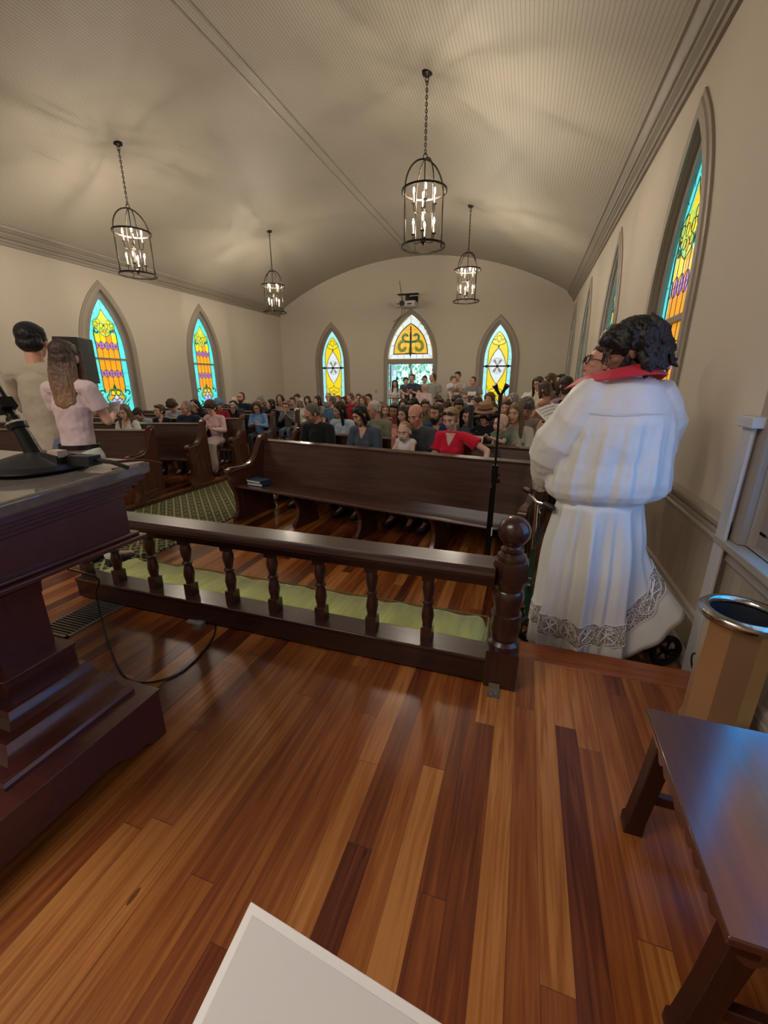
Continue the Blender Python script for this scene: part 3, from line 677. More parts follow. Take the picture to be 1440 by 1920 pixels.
# ================================================================== PEWS
def pew_end_mesh():
    out = [(-.30, 0), (-.30, .05), (-.265, .09), (-.25, .20), (-.27, .33), (-.31, .42), (-.33, .50), (-.315, .54), (-.345, .565), (-.36, .60), (-.345, .635), (-.31, .65), (-.22, .642), (-.10, .64), (-.02, .66), (.05, .71), (.10, .79), (.145, .88), (.175, .93), (.215, .965), (.26, .975), (.30, .955), (.315, .92), (.30, .885), (.285, .85), (.30, .55), (.33, .2), (.335, .06), (.35, .05), (.35, 0)]
    m = MB().prism(out, -.028, .028, 'X')
    def rail(pts, r=.011):
        for x in (-.030, .030): m.tube([(x, a, b) for a, b in pts], r, 5, flat=.6, up=(1, 0, 0))
    rail([(-.335, .60), (-.22, .615), (-.08, .615), (.0, .64), (.08, .72), (.14, .84), (.19, .915), (.255, .935)], .012)
    rail([(-.17, .12), (-.19, .30), (-.12, .46), (-.02, .52), (.10, .46), (.17, .30), (.16, .12), (-.17, .12)], .010)
    rail([(-.02, .50), (-.05, .34), (-.03, .20), (.02, .14)], .008)
    m.bb(-.034, .034, -.31, .355, 0, .05)
    for y, z, r in ((-.335, .60, .036), (.262, .93, .044)):
        m.T = Matrix.Translation((0, y, z)) @ Matrix.Rotation(PI/2, 4, 'Y'); m.lathe([(0, -.042), (r*.5, -.042), (r, -.034), (r, .034), (r*.5, .042), (0, .042)], 14); m.T = Matrix.Identity(4)
    return m.mesh('pew_end', PEWEND, 35)
PEM = pew_end_mesh()
def pew(label, left_end, ang, L_, z=0, group=None, ends=(1, 1), legs=True):
    """left_end: centre of the end panel on the aisle; pew runs along local +x (right block) or -x (left block)"""
    t = thing('pew', label, 'pew', (left_end[0], left_end[1], z), ang, group)
    s = 1 if L_ > 0 else -1; A = abs(L_)
    for i, x in enumerate((0, L_)):
        if ends[i]:
            e = mobj('end_panel', PEM, t); e.location = (x, 0, 0)
    x0, x1 = min(0, L_)+.02, max(0, L_)-.02
    # backrest leaning back
    m = MB().rings([[(x, a, b) for a, b in ((.17, .40), (.20, .39), (.30, .86), (.285, .90), (.25, .895), (.245, .86))] for x in (x0, x1)])
    m.rings([[(x, a, b) for a, b in ((.235, .885), (.235, .905), (.30, .92), (.325, .91), (.325, .885), (.28, .875))] for x in (x0, x1)])
    m.build('backrest', PEW, t, 25)
    m = MB().rings([[(x, a, b) for a, b in ((-.25, .395), (-.262, .41), (-.255, .425), (-.23, .432), (.0, .415), (.22, .42), (.22, .395), (0, .39))] for x in (x0, x1)])
    m.build('seat', PEW, t, 30)
    if legs:
        n = 3 if A > 2.6 else 2
        for i in range(n):
            x = L_*(i+1)/(n+1)
            m = MB().prism([(-.19, 0), (-.20, .05), (-.14, .12), (-.12, .22), (-.16, .32), (-.22, .385), (.20, .385), (.18, .2), (.24, 0)], x-.02, x+.02, 'X'); m.build('seat_support', PEWEND, t, 30)
    return t
RA, LA = R(-10.5), R(15.5)
pew('front dark wooden pew of the right block with blue books on its seat', (-3.15, 4.25), RA, 3.32)
ordn = ['second', 'third', 'fourth', 'fifth', 'sixth', 'seventh', 'eighth', 'ninth', 'tenth']
for i in range(1, 9):
    pew('%s dark wooden pew from the front in the right block, filled with people' % ordn[i-1], (-3.15, 4.25+.88*i), RA, 3.45, 0, 'occupied pews of the right block', legs=i < 3)
pew('empty front pew of the left block with bluish sheen on its back', (-4.77, 4.2), LA, -4.05, .06, None, (1, 0))
for i in range(1, 8):
    pew('%s dark wooden pew from the front in the left block' % ordn[i-1], (-4.77, 4.2+1.0*i), LA, -4.05, .06, 'occupied pews of the left block', (1, 0), legs=i < 3)
# hymn books on the front pew
pewM = Matrix.Translation((-3.15, 4.25, 0)) @ Matrix.Rotation(RA, 4, 'Z')
for i, (dz, dx, rz, lab) in enumerate(((.434, 0, .05, 'navy hymn book with pale page edges, lower of the two on the front pew seat'), (.466, -.012, -.04, 'navy hymn book lying on top of another on the front pew seat'))):
    p = pewM @ Vector((.24+dx, -.10, dz))
    t = thing('hymn_book', lab, 'book', p, RA+rz, 'hymn books on the front pew')
    MB().bb(-.115, .115, -.082, .082, 0, .003).bb(-.115, .115, -.082, .082, .027, .030).bb(.112, .115, -.082, .082, 0, .03).build('cover', BLUEB, t, bevel=.001)
    MB().bb(-.11, .112, -.078, .078, .003, .027).build('pages', PAGES, t)

# ================================================================== COMMUNION RAIL
t = thing('communion_rail', 'dark turned wooden altar rail with ball topped newel post', 'railing', (0, 1.83, .18))
x0, x1 = -2.80, -.06
yp = [(-.078, .572), (-.090, .580), (-.094, .597), (-.088, .612), (-.078, .618), (-.070, .626), (.070, .626), (.078, .618), (.088, .612), (.094, .597), (.090, .580), (.078, .572)]
MB().rings([[(x, a, b) for a, b in yp] for x in (x0, x1)]).build('handrail', RAIL, t, 25)
m = MB().bb(x0, x1, -.055, .055, .545, .570).bb(x0, x1, -.04, .04, .52, .546)
n = 66
for i in range(n):
    x = x0+(i+.5)*(x1-x0)/n; m.bb(x-.010, x+.010, -.050, .050, .535, .548)
m.build('dentil_moulding', RAIL, t)
MB().bb(x0, x1, -.066, .066, .012, .148).bb(x0, x1, -.074, .074, .130, .150).build('base_beam', RAIL, t, bevel=.006)
def baluster():
    p = [(.030, 0), (.030, .075), (.027, .085), (.025, .095), (.030, .125), (.033, .15), (.028, .185), (.022, .21), (.021, .215), (.031, .222), (.032, .232), (.022, .24), (.023, .25), (.031, .29), (.033, .315), (.028, .345), (.025, .355), (.030, .365), (.030, .39)]
    m = MB().lathe(p[2:17], 14); m.bb(-.029, .029, -.029, .029, 0, .085).bb(-.029, .029, -.029, .029, .355, .395)
    return m.mesh('baluster', RAILV, 40)
BM_ = baluster()
for x in (-2.76, -2.47, -2.16, -1.875, -1.568, -1.272, -.975, -.675, -.375):
    b = mobj('baluster', BM_, t); b.location = (x, 0, .150); b.scale = (1, 1, .96)
m = MB().bb(-.072, .078, -.075, .075, .0, .20)
m.lathe([(.072, .20), (.074, .225), (.058, .24), (.060, .245), (.066, .27), (.072, .31), (.066, .35), (.070, .37), (.070, .38), (.062, .385), (.060, .40), (.066, .43), (.072, .46), (.068, .495), (.060, .505), (.060, .51), (.066, .52), (.072, .56)], 24, (.003, 0, 0))
m.rings([[(.003+r*math.cos(PI/4*k+PI/8), r*math.sin(PI/4*k+PI/8), z) for k in range(8)] for r, z in ((.070, .545), (.078, .56), (.082, .575), (.082, .635), (.078, .65), (.06, .66))])
m.lathe([(.066, .65), (.068, .66), (.064, .675), (.045, .688), (.050, .698), (.052, .702), (.038, .71), (.034, .72), (.038, .73)], 24, (.003, 0, 0))
nw = m.build('newel_post', RAILV, t, 35)
MB().ell((.003, 0, .787), (.072, .072, .070), None, 28, 18).build('ball_finial', RAILV, nw)
for x, y in ((-.02, -.11), (-1.76, -.10)):
    MB().bb(x-.028, x+.028, y-.038, y+.03, .0, .004).bb(x-.026, x+.026, y+.026, y+.030, 0, .03).ell((x-.01, y-.02, .005), (.005, .005, .002)).ell((x+.012, y-.005, .005), (.005, .005, .002)).build('floor_bracket', VENT, t)
# kneeler
t = thing('kneeler_cushion', 'long lime green velvet kneeler cushion behind the altar rail', 'cushion', (0, 2.085, .182))
m = MB(); rs = []; N_ = 80
for i in range(N_+1):
    x = -2.86+2.77*i/N_; e = min(i, N_-i)/N_*2.77; k_ = min(1, .35+ (e/.05)**.5*.65) if e < .05 else 1
    wv = .004*math.sin(i*1.3)+.003*math.sin(i*.47+1)
    rs.append([(x, .160*k_*math.copysign(abs(math.cos(a))**.45, math.cos(a))+wv, .050+.050*k_*math.copysign(abs(math.sin(a))**.5, math.sin(a))+(.006*math.sin(i*.9) if math.sin(a) > .3 else 0)) for a in [2*PI*q/20 for q in range(20)]])
m.rings(rs).build('pad', CUSH, t, 80)
m = MB()
for sg, z in ((1, .092), (-1, .092), (1, .012), (-1, .012)): m.tube([(-2.85, sg*.156, z), (-1.5, sg*.158+.003, z), (-.10, sg*.156, z)], .005, 5)
m.tube([(-.092, -.15, .092), (-.088, 0, .094), (-.092, .15, .092)], .005, 5).tube([(-.095, -.15, .012), (-.095, -.154, .09)], .005, 5)
m.build('piping', PIPING, t)

# ================================================================== PULPIT
t = thing('pulpit', 'dark mahogany altar desk with grey stone top and stepped base', 'altar', (0, 0, .18))
Z = lambda z: z-.18
# base with scalloped feet
def scallop(u0, u1):
    L0 = u1-u0
    return [(u0, Z(.18)), (u0, Z(.40)), (u1, Z(.40)), (u1, Z(.18)), (u1-.07, Z(.18)), (u1-.085, Z(.20)), (u1-.11, Z(.212)), (u1-.14, Z(.205)), (u1-.165, Z(.215)), (u1-.21, Z(.24)), (u1-.26, Z(.252)), (u1-.32, Z(.25)), (u0+.32, Z(.25)), (u0+.26, Z(.252)), (u0+.21, Z(.24)), (u0+.165, Z(.215)), (u0+.14, Z(.205)), (u0+.11, Z(.212)), (u0+.085, Z(.20)), (u0+.07, Z(.18))]
m = MB()
m.prism(scallop(.12, 1.04), -1.35, -1.32, 'X'); m.prism(scallop(.12, 1.04), -2.93, -2.90, 'X')
m.prism(scallop(-2.90, -1.351), 1.01, 1.04, 'Y'); m.prism(scallop(-2.90, -1.351), .12, .15, 'Y')
m.bb(-2.935, -1.315, .115, 1.045, Z(.388), Z(.402))
m.build('base', MAHOG, t, bevel=.003)
# stepped mouldings climbing from the base to the slab
prof = [(0, .402), (0, .414), (-.008, .424), (-.022, .426), (-.032, .418), (-.04, .412), (-.07, .416), (-.095, .434), (-.103, .450), (-.113, .462), (-.127, .464), (-.137, .454), (-.145, .448), (-.175, .452), (-.198, .470), (-.204, .486), (-.213, .498), (-.227, .500), (-.237, .490), (-.245, .486), (-.29, .486)]
m = MB(); rs = []
for (x, y, fx, fy) in ((-2.85, 1.0, 0, 0), (-1.395, 1.0, 1, 0), (-1.395, .54, 1, 1), (-2.85, .54, 0, 1)):
    rs.append((x, y, fx, fy))
# right side run (along y) and near side run (along x)
m.rings([[(-1.40+a, 1.0, Z(b)) for a, b in prof], [(-1.40+a, .54-a*.74, Z(b)) for a, b in prof], [(-2.8-a, .54-a*.74, Z(b)) for a, b in prof]], False, closed=False)
m.rings([[(-1.40+a, 1.0, Z(b)) for a, b in prof], [(-1.40+a, 1.0, Z(.40)) for a, b in prof]], False, closed=False)
m.bb(-2.82, -1.66, .70, 1.0, Z(.40), Z(.475))
m.build('stepped_moulding', MAHOG, t, 30)
MB().bb(-2.52, -1.69, .745, 1.0, Z(.44), Z(.562)).bb(-2.52, -1.685, .74, 1.003, Z(.555), Z(.57)).build('plinth_block', MAHOG, t, bevel=.004)
m = MB().bb(-2.45, -1.77, .79, .98, Z(.565), Z(.80))
cv = [(-1.77, .80), (-1.765, .84), (-1.74, .875), (-1.69, .90), (-1.64, .915), (-1.60, .95), (-1.58, 1.0), (-1.56, 1.06)]
m.rings([[(x, .79-(x+1.77)*.6, Z(z)) for x, z in cv][i:i+1] + [] for i in range(0)] or [[(-2.45, .79-.0, Z(.80)), (-1.77, .79, Z(.80)), (-1.77, .98, Z(.80)), (-2.45, .98, Z(.80))]], False)
for (xa, za), (xb, zb) in zip(cv[:-1], cv[1:]):
    ya, yb = .79-(xa+1.77)*.8, .79-(xb+1.77)*.8
    m.add([(-2.6, ya, Z(za)), (xa, ya, Z(za)), (xa, .985, Z(za)), (-2.6, .985, Z(za)), (-2.6, yb, Z(zb)), (xb, yb, Z(zb)), (xb, .985, Z(zb)), (-2.6, .985, Z(zb))], [(0, 1, 5, 4), (1, 2, 6, 5), (2, 3, 7, 6)])
m.build('shaft', MAHOG, t, 50)
def slab(m, x1, y0, y1, z0, z1, tilt=0, x0=-2.9, mi=None):
    # a slab whose near edge sits a little lower: the top slopes towards the speaker
    f = lambda y: -tilt*(1.06-y)
    m.add([(x, y, Z(z)+f(y)) for x in (x0, x1) for y in (y0, y1) for z in (z0, z1)], [(0, 1, 3, 2), (4, 6, 7, 5), (0, 4, 5, 1), (2, 3, 7, 6), (0, 2, 6, 4), (1, 5, 7, 3)], mi)
m = MB()
slab(m, -1.29, .34, 1.03, 1.07, 1.26)
m.build('frieze', MAHOG, t, bevel=.003)
m = MB()
for x1_, z0_, z1_ in ((-1.275, 1.055, 1.066), (-1.25, 1.066, 1.082), (-1.268, 1.082, 1.094)): slab(m, x1_, .34+(x1_+1.29)*-1, 1.03+(x1_+1.29)*.8, z0_, z1_)
m.build('lower_moulding', MAHOG, t, bevel=.004)
m = MB()
for x1_, z0_, z1_ in ((-1.282, 1.225, 1.245), (-1.262, 1.245, 1.262), (-1.245, 1.262, 1.280), (-1.222, 1.280, 1.304)): slab(m, x1_, .32, 1.03+(x1_+1.29)*.6, z0_, z1_, .065)
m.build('crown_moulding', MAHOG, t, bevel=.004)
m = MB(); slab(m, -1.195, .30, 1.075, 1.304, 1.345, .065); m.build('stone_top', STONE, t, bevel=.009)
# microphone on the desk
t = thing('desk_microphone', 'black microphone stand with round base on the stone topped desk', 'microphone', (-1.46, .90, 1.338))
m = MB().lathe([(0, 0), (.135, 0), (.140, .006), (.138, .020), (.10, .032), (.055, .046), (.03, .05), (0, .05)], 28); m.box((.09, 0, .035), (.07, .06, .035), (0, .15, 0)); m.build('base', BLACK, t)
m = MB().tube([(-.015, 0, .04), (-.045, 0, .10), (-.075, .0, .155)], [.024, .022, .019], 12).tube([(-.06, 0, .12), (-.066, 0, .135)], .028, 12); m.tube([(-.075, 0, .155), (-.11, .01, .215), (-.16, .02, .27), (-.24, .03, .32)], [.014, .012, .011, .010], 10); m.box((-.10, 0, .19), (.05, .045, .035), (0, -.6, 0)); m.build('boom', BLKM, t)
MB().torus((-.066, 0, .137), .024, .005, Euler((0, -.5, 0)).to_matrix(), 14, 5).build('collar', CHROME, t)
m = MB().box((.15, .02, .03), (.12, .045, .03), (0, 0, .1)).tube([(.20, .03, .03), (.26, .04, .025), (.30, .06, .006)], .007, 6); m.build('plug', BLACK, t)
MB().box((.105, -.01, .052), (.045, .03, .02)).build('switch', mat('tan_plastic', (.45, .36, .28), .5), t)
c_ = MB().tube([(-1.16, 1.09, 1.335), (-1.20, 1.05, 1.352), (-1.26, .98, 1.352)], .0045, 6).build('microphone_lead', mat('dark_red_lead', (.07, .01, .012), .5)); tag(c_, 'short dark red lead draped over the far edge of the stone top', 'cable')
# cord from the desk to the floor and to the rail
pts = [Vector((-2.04, 1.50, .62)), Vector((-2.04, 1.50, .45)), Vector((-2.02, 1.49, .30)), at_z(188, 1150, .24), at_z(203, 1205, .186), at_z(222, 1250, .186), at_z(245, 1275, .186), at_z(290, 1278, .186), at_z(345, 1256, .186), at_z(390, 1210, .186), at_z(404, 1180, .186), at_z(396, 1166, .190)]
pts = [Vector((-1.95, 1.02, .90)), at_y(176, 1080, 1.25), at_y(180, 1112, 1.32)] + pts[3:]
def smooth_pts(p, k=4):
    p = [Vector(q) for q in p]; out = []
    for i in range(len(p)-1):
        a = p[max(i-1, 0)]; b = p[i]; c = p[i+1]; d_ = p[min(i+2, len(p)-1)]
        for j in range(k):
            u = j/k; out.append(.5*((2*b)+(c-a)*u+(2*a-5*b+4*c-d_)*u*u+(3*b-a-3*c+d_)*u**3))
    return out+[p[-1]]
c_ = MB().tube(smooth_pts(pts), .0045, 6).build('power_cord', BLACK); tag(c_, 'thin black cord hanging from the altar desk and looping over the floor to the rail', 'cord')
c_ = MB().box((0, 0, .012), (.11, .03, .02)).build('cord_plug', mat('grey_plastic', (.25, .24, .23), .5), None, bevel=.004); c_.location = (-1.80, 1.745, .18); tag(c_, 'small grey connector on the floor at the foot of the rail', 'connector')
# floor register
t = thing('floor_register', 'slotted metal floor vent between the altar desk and the rail', 'vent', (-2.53, 1.59, .181), 0)
m = MB(); hx, hy = .13, .20
m.bb(-hx, hx, -hy, -hy+.018, 0, .005).bb(-hx, hx, hy-.018, hy, 0, .005).bb(-hx, -hx+.018, -hy, hy, 0, .005).bb(hx-.018, hx, -hy, hy, 0, .005); m.build('frame', VENT, t)
m = MB()
for i in range(17): y = -hy+.03+i*(2*hy-.06)/16; m.bb(-hx+.018, hx-.018, y-.004, y+.004, 0, .0045)
m.build('slats', VENT, t); MB().bb(-hx+.01, hx-.01, -hy+.01, hy-.01, -.0005, .0012).build('duct_shade_sheet', VENTD, t)  # flat black sheet stands for the shade in the opening below the slats

# ================================================================== LOW TABLE, BRASS STAND, FOLDER
t = thing('low_table', 'low dark cherry table with scalloped apron, right foreground', 'table', (0, 0, .18), 0)
zt = .44; tx0, tx1, ty0, ty1 = .447, 1.00, .672, 1.272
m = MB().bb(tx0, tx1, ty0, ty1, zt-.022, zt); m.build('tabletop', TABLE, t, bevel=.004)
def apron(u0, u1):
    n = int((u1-u0)/.044); o_ = [(u0, zt-.023), (u1, zt-.023), (u1, zt-.085)]
    for i in range(n):
        b = u1-(i)*(u1-u0)/n; wd_ = (u1-u0)/n
        for q in range(1, 6): o_.append((b-wd_*q/6, zt-.085-.018*math.sin(PI*q/6)))
        o_.append((b-wd_, zt-.085))
    return o_
m = MB().prism(apron(ty0+.04, ty1-.04), tx0+.028, tx0+.046, 'X').prism(apron(tx0+.04, tx1-.04), ty0+.028, ty0+.046, 'Y').prism(apron(tx0+.04, tx1-.04), ty1-.046, ty1-.028, 'Y').prism(apron(ty0+.04, ty1-.04), tx1-.046, tx1-.028, 'X')
m.build('apron', TABLE, t)
for x, y in ((tx0+.052, ty0+.055), (tx1-.052, ty0+.055), (tx0+.052, ty1-.055), (tx1-.052, ty1-.055)):
    sx = -1 if x < .7 else 1
    m = MB().rings([[(x+sx*o_+a*h, y+b*h, z) for a, b in ((-1, -1), (1, -1), (1, 1), (-1, 1))] for z, h, o_ in ((0, .028, .035), (.04, .028, .034), (.05, .025, .030), (.20, .025, .014), (.36, .027, 0), (zt-.022, .028, 0))]); m.build('leg', TABLEL, t, bevel=.003)
for y in (ty0+.055, ty1-.055): MB().bb(tx0+.06, tx1-.06, y-.012, y+.012, .13, .165).build('stretcher', TABLEL, t, bevel=.003)
t = thing('brass_stand', 'octagonal brass umbrella stand with rolled rim, beside the right wall', 'umbrella stand', (.875, 1.78, .18), R(10))
oct_ = lambda r, z: [(r*math.cos(PI/4*k), r*math.sin(PI/4*k), z) for k in range(8)]
m = MB().rings([oct_(.118, 0), oct_(.122, .01), oct_(.118, .02), oct_(.112, .05), oct_(.112, .52), oct_(.118, .55)], False); m.build('body', BRASS, t, 30)
MB().torus((0, 0, .56), .124, .022, None, 48, 12).build('rim', PEWTER, t)
MB().lathe([(.0, .05), (.092, .05), (.098, .50), (.104, .558), (.107, .56), (.101, .50), (.096, .04), (0, .04)], 32, cap=False).build('liner', INNER, t)
# coil of black leads at the wall
t = thing('cable_coil', 'coil of black cables on the floor by the wall behind the brass stand', 'cable', (.93, 2.10, .19))
m = MB()
for i in range(6):
    M_ = Euler((R(70+i*6), R(8*i-20), R(60+9*i))).to_matrix(); m.torus((.01*i-.02, -.008*i, .085), .075-.006*i, .0045, M_, 20, 5, sx=.6)
m.build('coil', BLACK, t); MB().tube([(.04, 0, .15), (.07, .01, .21), (.09, .02, .24)], .004, 5).build('tail', CHROME, t)
# white folder in the photographer's hands (only its far corner is in the frame)
A_, B_, D_ = at_z(470, 1690, 1.02), at_z(360, 1920, .99), at_z(830, 1920, 1.0)
ex = (D_-A_).normalized(); ey = (B_-A_).normalized(); nz = ex.cross(ey).normalized()
if nz.z < 0: nz = -nz
t = thing('music_folder', 'white folder held open just below the camera, bottom of the picture', 'folder', A_)
def slab3(name, o0, w_, h_, th, m_, inset=0):
    b = MB(); p = [ex*inset+ey*inset, ex*(w_-inset)+ey*inset, ex*(w_-inset)+ey*(h_-inset), ex*inset+ey*(h_-inset)]
    b.rings([[q+nz*(o0) for q in p], [q+nz*(o0+th) for q in p]]); return b.build(name, m_, t, bevel=.0012)
slab3('cover', -.004, .32, .24, .004, FOLDER); slab3('paper_sheet', 0.0002, .32, .24, .002, mat('folder_sheet', (.70, .68, .68), .5), .009)

# ================================================================== PEOPLE
SKINS = {'f': (.74, .43, .32), 'm': (.64, .35, .24), 'r': (.72, .36, .27), 'o': (.46, .23, .14), 'd': (.20, .10, .06), 'p': (.80, .51, .41)}
def skinmat(k): return mat('skin_'+k, SKINS[k], .5, bump=.05, bscale=60, spec=.4)
HAIRC = {'black': (.010, .008, .008), 'dark': (.025, .014, .009), 'brown': (.07, .036, .018), 'auburn': (.13, .05, .025), 'blond': (.34, .22, .11), 'dirty': (.17, .11, .06), 'grey': (.26, .24, .22), 'white': (.58, .56, .53), 'pepper': (.11, .10, .09)}
def hairmat(k): return mat('hair_'+k, HAIRC[k], .45, bump=.55, bscale=16, var=.45, vscale=14, stretch=(5, 5, .5), bdist=.012)
def cloth(col, rough=.85, name=None):
    col = tuple(min(.8, c*1.25) for c in col)
    return mat('cloth_%02d_%02d_%02d' % tuple(int(c*99) for c in col), col, rough, bump=.35, bscale=7, bdist=.02, spec=.2, sheen=.15)
def knit_stripes():
    m = mat('striped_knit', (.05, .05, .06), .9)
    nt = m.node_tree; N = nt.nodes; L = nt.links; b = N['Principled BSDF']
    tc = N.new('ShaderNodeTexCoord'); sp = N.new('ShaderNodeSeparateXYZ'); L.new(tc.outputs['Object'], sp.inputs[0])
    g = math_node(nt, 'LESS_THAN', math_node(nt, 'FRACT', math_node(nt, 'DIVIDE', sp.outputs['Z'], .026)), .35)
    mx = N.new('ShaderNodeMixRGB'); mx.inputs['Color1'].default_value = (.03, .03, .04, 1); mx.inputs['Color2'].default_value = (.5, .48, .46, 1); L.new(g, mx.inputs[0]); L.new(mx.outputs[0], b.inputs['Base Color'])
    return m
STRIPE = knit_stripes()
EYE = mat('eye_dark', (.02, .015, .012), .3); EYEW = mat('eye_white', (.6, .57, .54), .3); LIPS = mat('lips', (.42, .14, .11), .5); 
V = Vector
def rotm(pitch=0, yaw=0, roll=0): return Euler((R(pitch), R(roll), R(yaw)), 'XYZ').to_matrix()

def hand(mb, wr, d, palm, side, curl=.5, sc=1.0):
    """palm and five fingers; d = pointing direction, palm = palm normal, side = direction towards the thumb"""
    d = d.normalized(); side = (side - d*side.dot(d)).normalized(); palm = palm - d*palm.dot(d) - side*palm.dot(side); palm.normalize()
    c = wr + d*.048*sc
    M = Matrix((side, d, palm)).transposed().to_4x4(); M.translation = c
    old = mb.T; mb.T = old @ M; mb.ell((0, 0, 0), (.040*sc, .052*sc, .017*sc), None, 12, 8); mb.T = old
    for i, (o_, ln, bk) in enumerate(((.030, .068, .0), (.010, .078, .004), (-.010, .072, .001), (-.029, .056, -.006))):
        b0 = wr + d*(.082+bk)*sc + side*o_*sc
        d1 = (d*math.cos(curl*.6) + palm*math.sin(curl*.6) + side*o_*1.6).normalized(); d2 = (d*math.cos(curl*1.6) + palm*math.sin(curl*1.6)).normalized()
        p1 = b0+d1*ln*.5*sc; p2 = p1+d2*ln*.5*sc
        mb.tube([b0-d*.02*sc, b0, p1, p2], [.0095*sc, .0095*sc, .0088*sc, .0075*sc], 6, rnd=True)
    t0 = wr + d*.02*sc + side*.028*sc; t1 = t0 + (side*.75+d*.65+palm*.25).normalized()*.038*sc; t2 = t1 + (d*.9+side*.3+palm*.3).normalized()*.034*sc
    mb.tube([t0, t1, t2], [.013*sc, .011*sc, .009*sc], 6, rnd=True)

def head_shape(mb, T, hs=1.0, baby=False, female=False):
    old = mb.T; mb.T = old @ T @ Matrix.Scale(hs, 4)
    mb.ell((0, .014, .030), (.077, .097, .088), None, 20, 14)
    jw = .056 if female else .062
    mb.ell((0, -.028, -.030), (jw, .062, .080), None, 18, 12)
    mb.ell((0, -.055, -.088), (.030, .030, .024) if not baby else (.032, .026, .018))
    if baby: mb.ell((.03, -.06, -.045), (.03, .03, .03)); mb.ell((-.03, -.06, -.045), (.03, .03, .03))
    mb.tube([(0, -.080, .018), (0, -.091, -.006), (0, -.096, -.024)], [.009, .011, .0145] if not baby else [.008, .009, .012], 8, rnd=True)
    mb.ell((.012, -.092, -.030), (.010, .010, .008)); mb.ell((-.012, -.092, -.030), (.010, .010, .008))
    mb.ell((0, -.074, .030), (.052, .018, .014))
    mb.ell((0, -.083, -.058), (.024, .012, .012))
    for s_ in (-1, 1): mb.ell((s_*.080, .008, -.006), (.010, .020, .032), (0, 0, s_*.35)); mb.ell((s_*.045, -.058, -.018), (.022, .024, .020))
    mb.T = old
def face_parts(T, hs, root, gaze='open', brow='dark', glasses=None, lip=True, parent=None):
    m = MB(); m.T = T @ Matrix.Scale(hs, 4)
    for s_ in (-1, 1):
        if gaze == 'open':
            m.ell((s_*.031, -.0765, .008), (.0145, .010, .0075), None, 10, 6, 1); m.ell((s_*.031, -.084, .008), (.006, .005, .0062), None, 8, 6, 0)
        else: m.ell((s_*.031, -.083, .001), (.015, .005, .0028), None, 8, 5, 0)
        m.tube([(s_*.015, -.092, .030), (s_*.032, -.091, .035), (s_*.050, -.078, .030)], [.004, .0045, .0025], 5, mi=2)
    m.tube([(-.024, -.087, -.057), (0, -.0965, -.055), (.024, -.087, -.057)], [.003, .006, .003], 6, mi=3)
    m.build('facial_features', [EYE, EYEW, hairmat(brow), LIPS], parent)
    if glasses:
        g = MB(); g.T = T @ Matrix.Scale(hs, 4)
        for s_ in (-1, 1):
            g.torus((s_*.034, -.100, .004), .026, .0022 if glasses == 'thin' else .0035, Euler((PI/2, 0, s_*.15)).to_matrix(), 16, 5)
            g.tube([(s_*.058, -.094, .010), (s_*.078, -.05, .012), (s_*.082, .01, .008)], .002 if glasses == 'thin' else .003, 5)
            if glasses == 'sun': g.ell((s_*.034, -.100, .004), (.028, .004, .022), None, 12, 6)
        g.tube([(-.010, -.103, .006), (.010, -.103, .006)], .0025, 5)
        g.build('glasses', BLACK, parent)
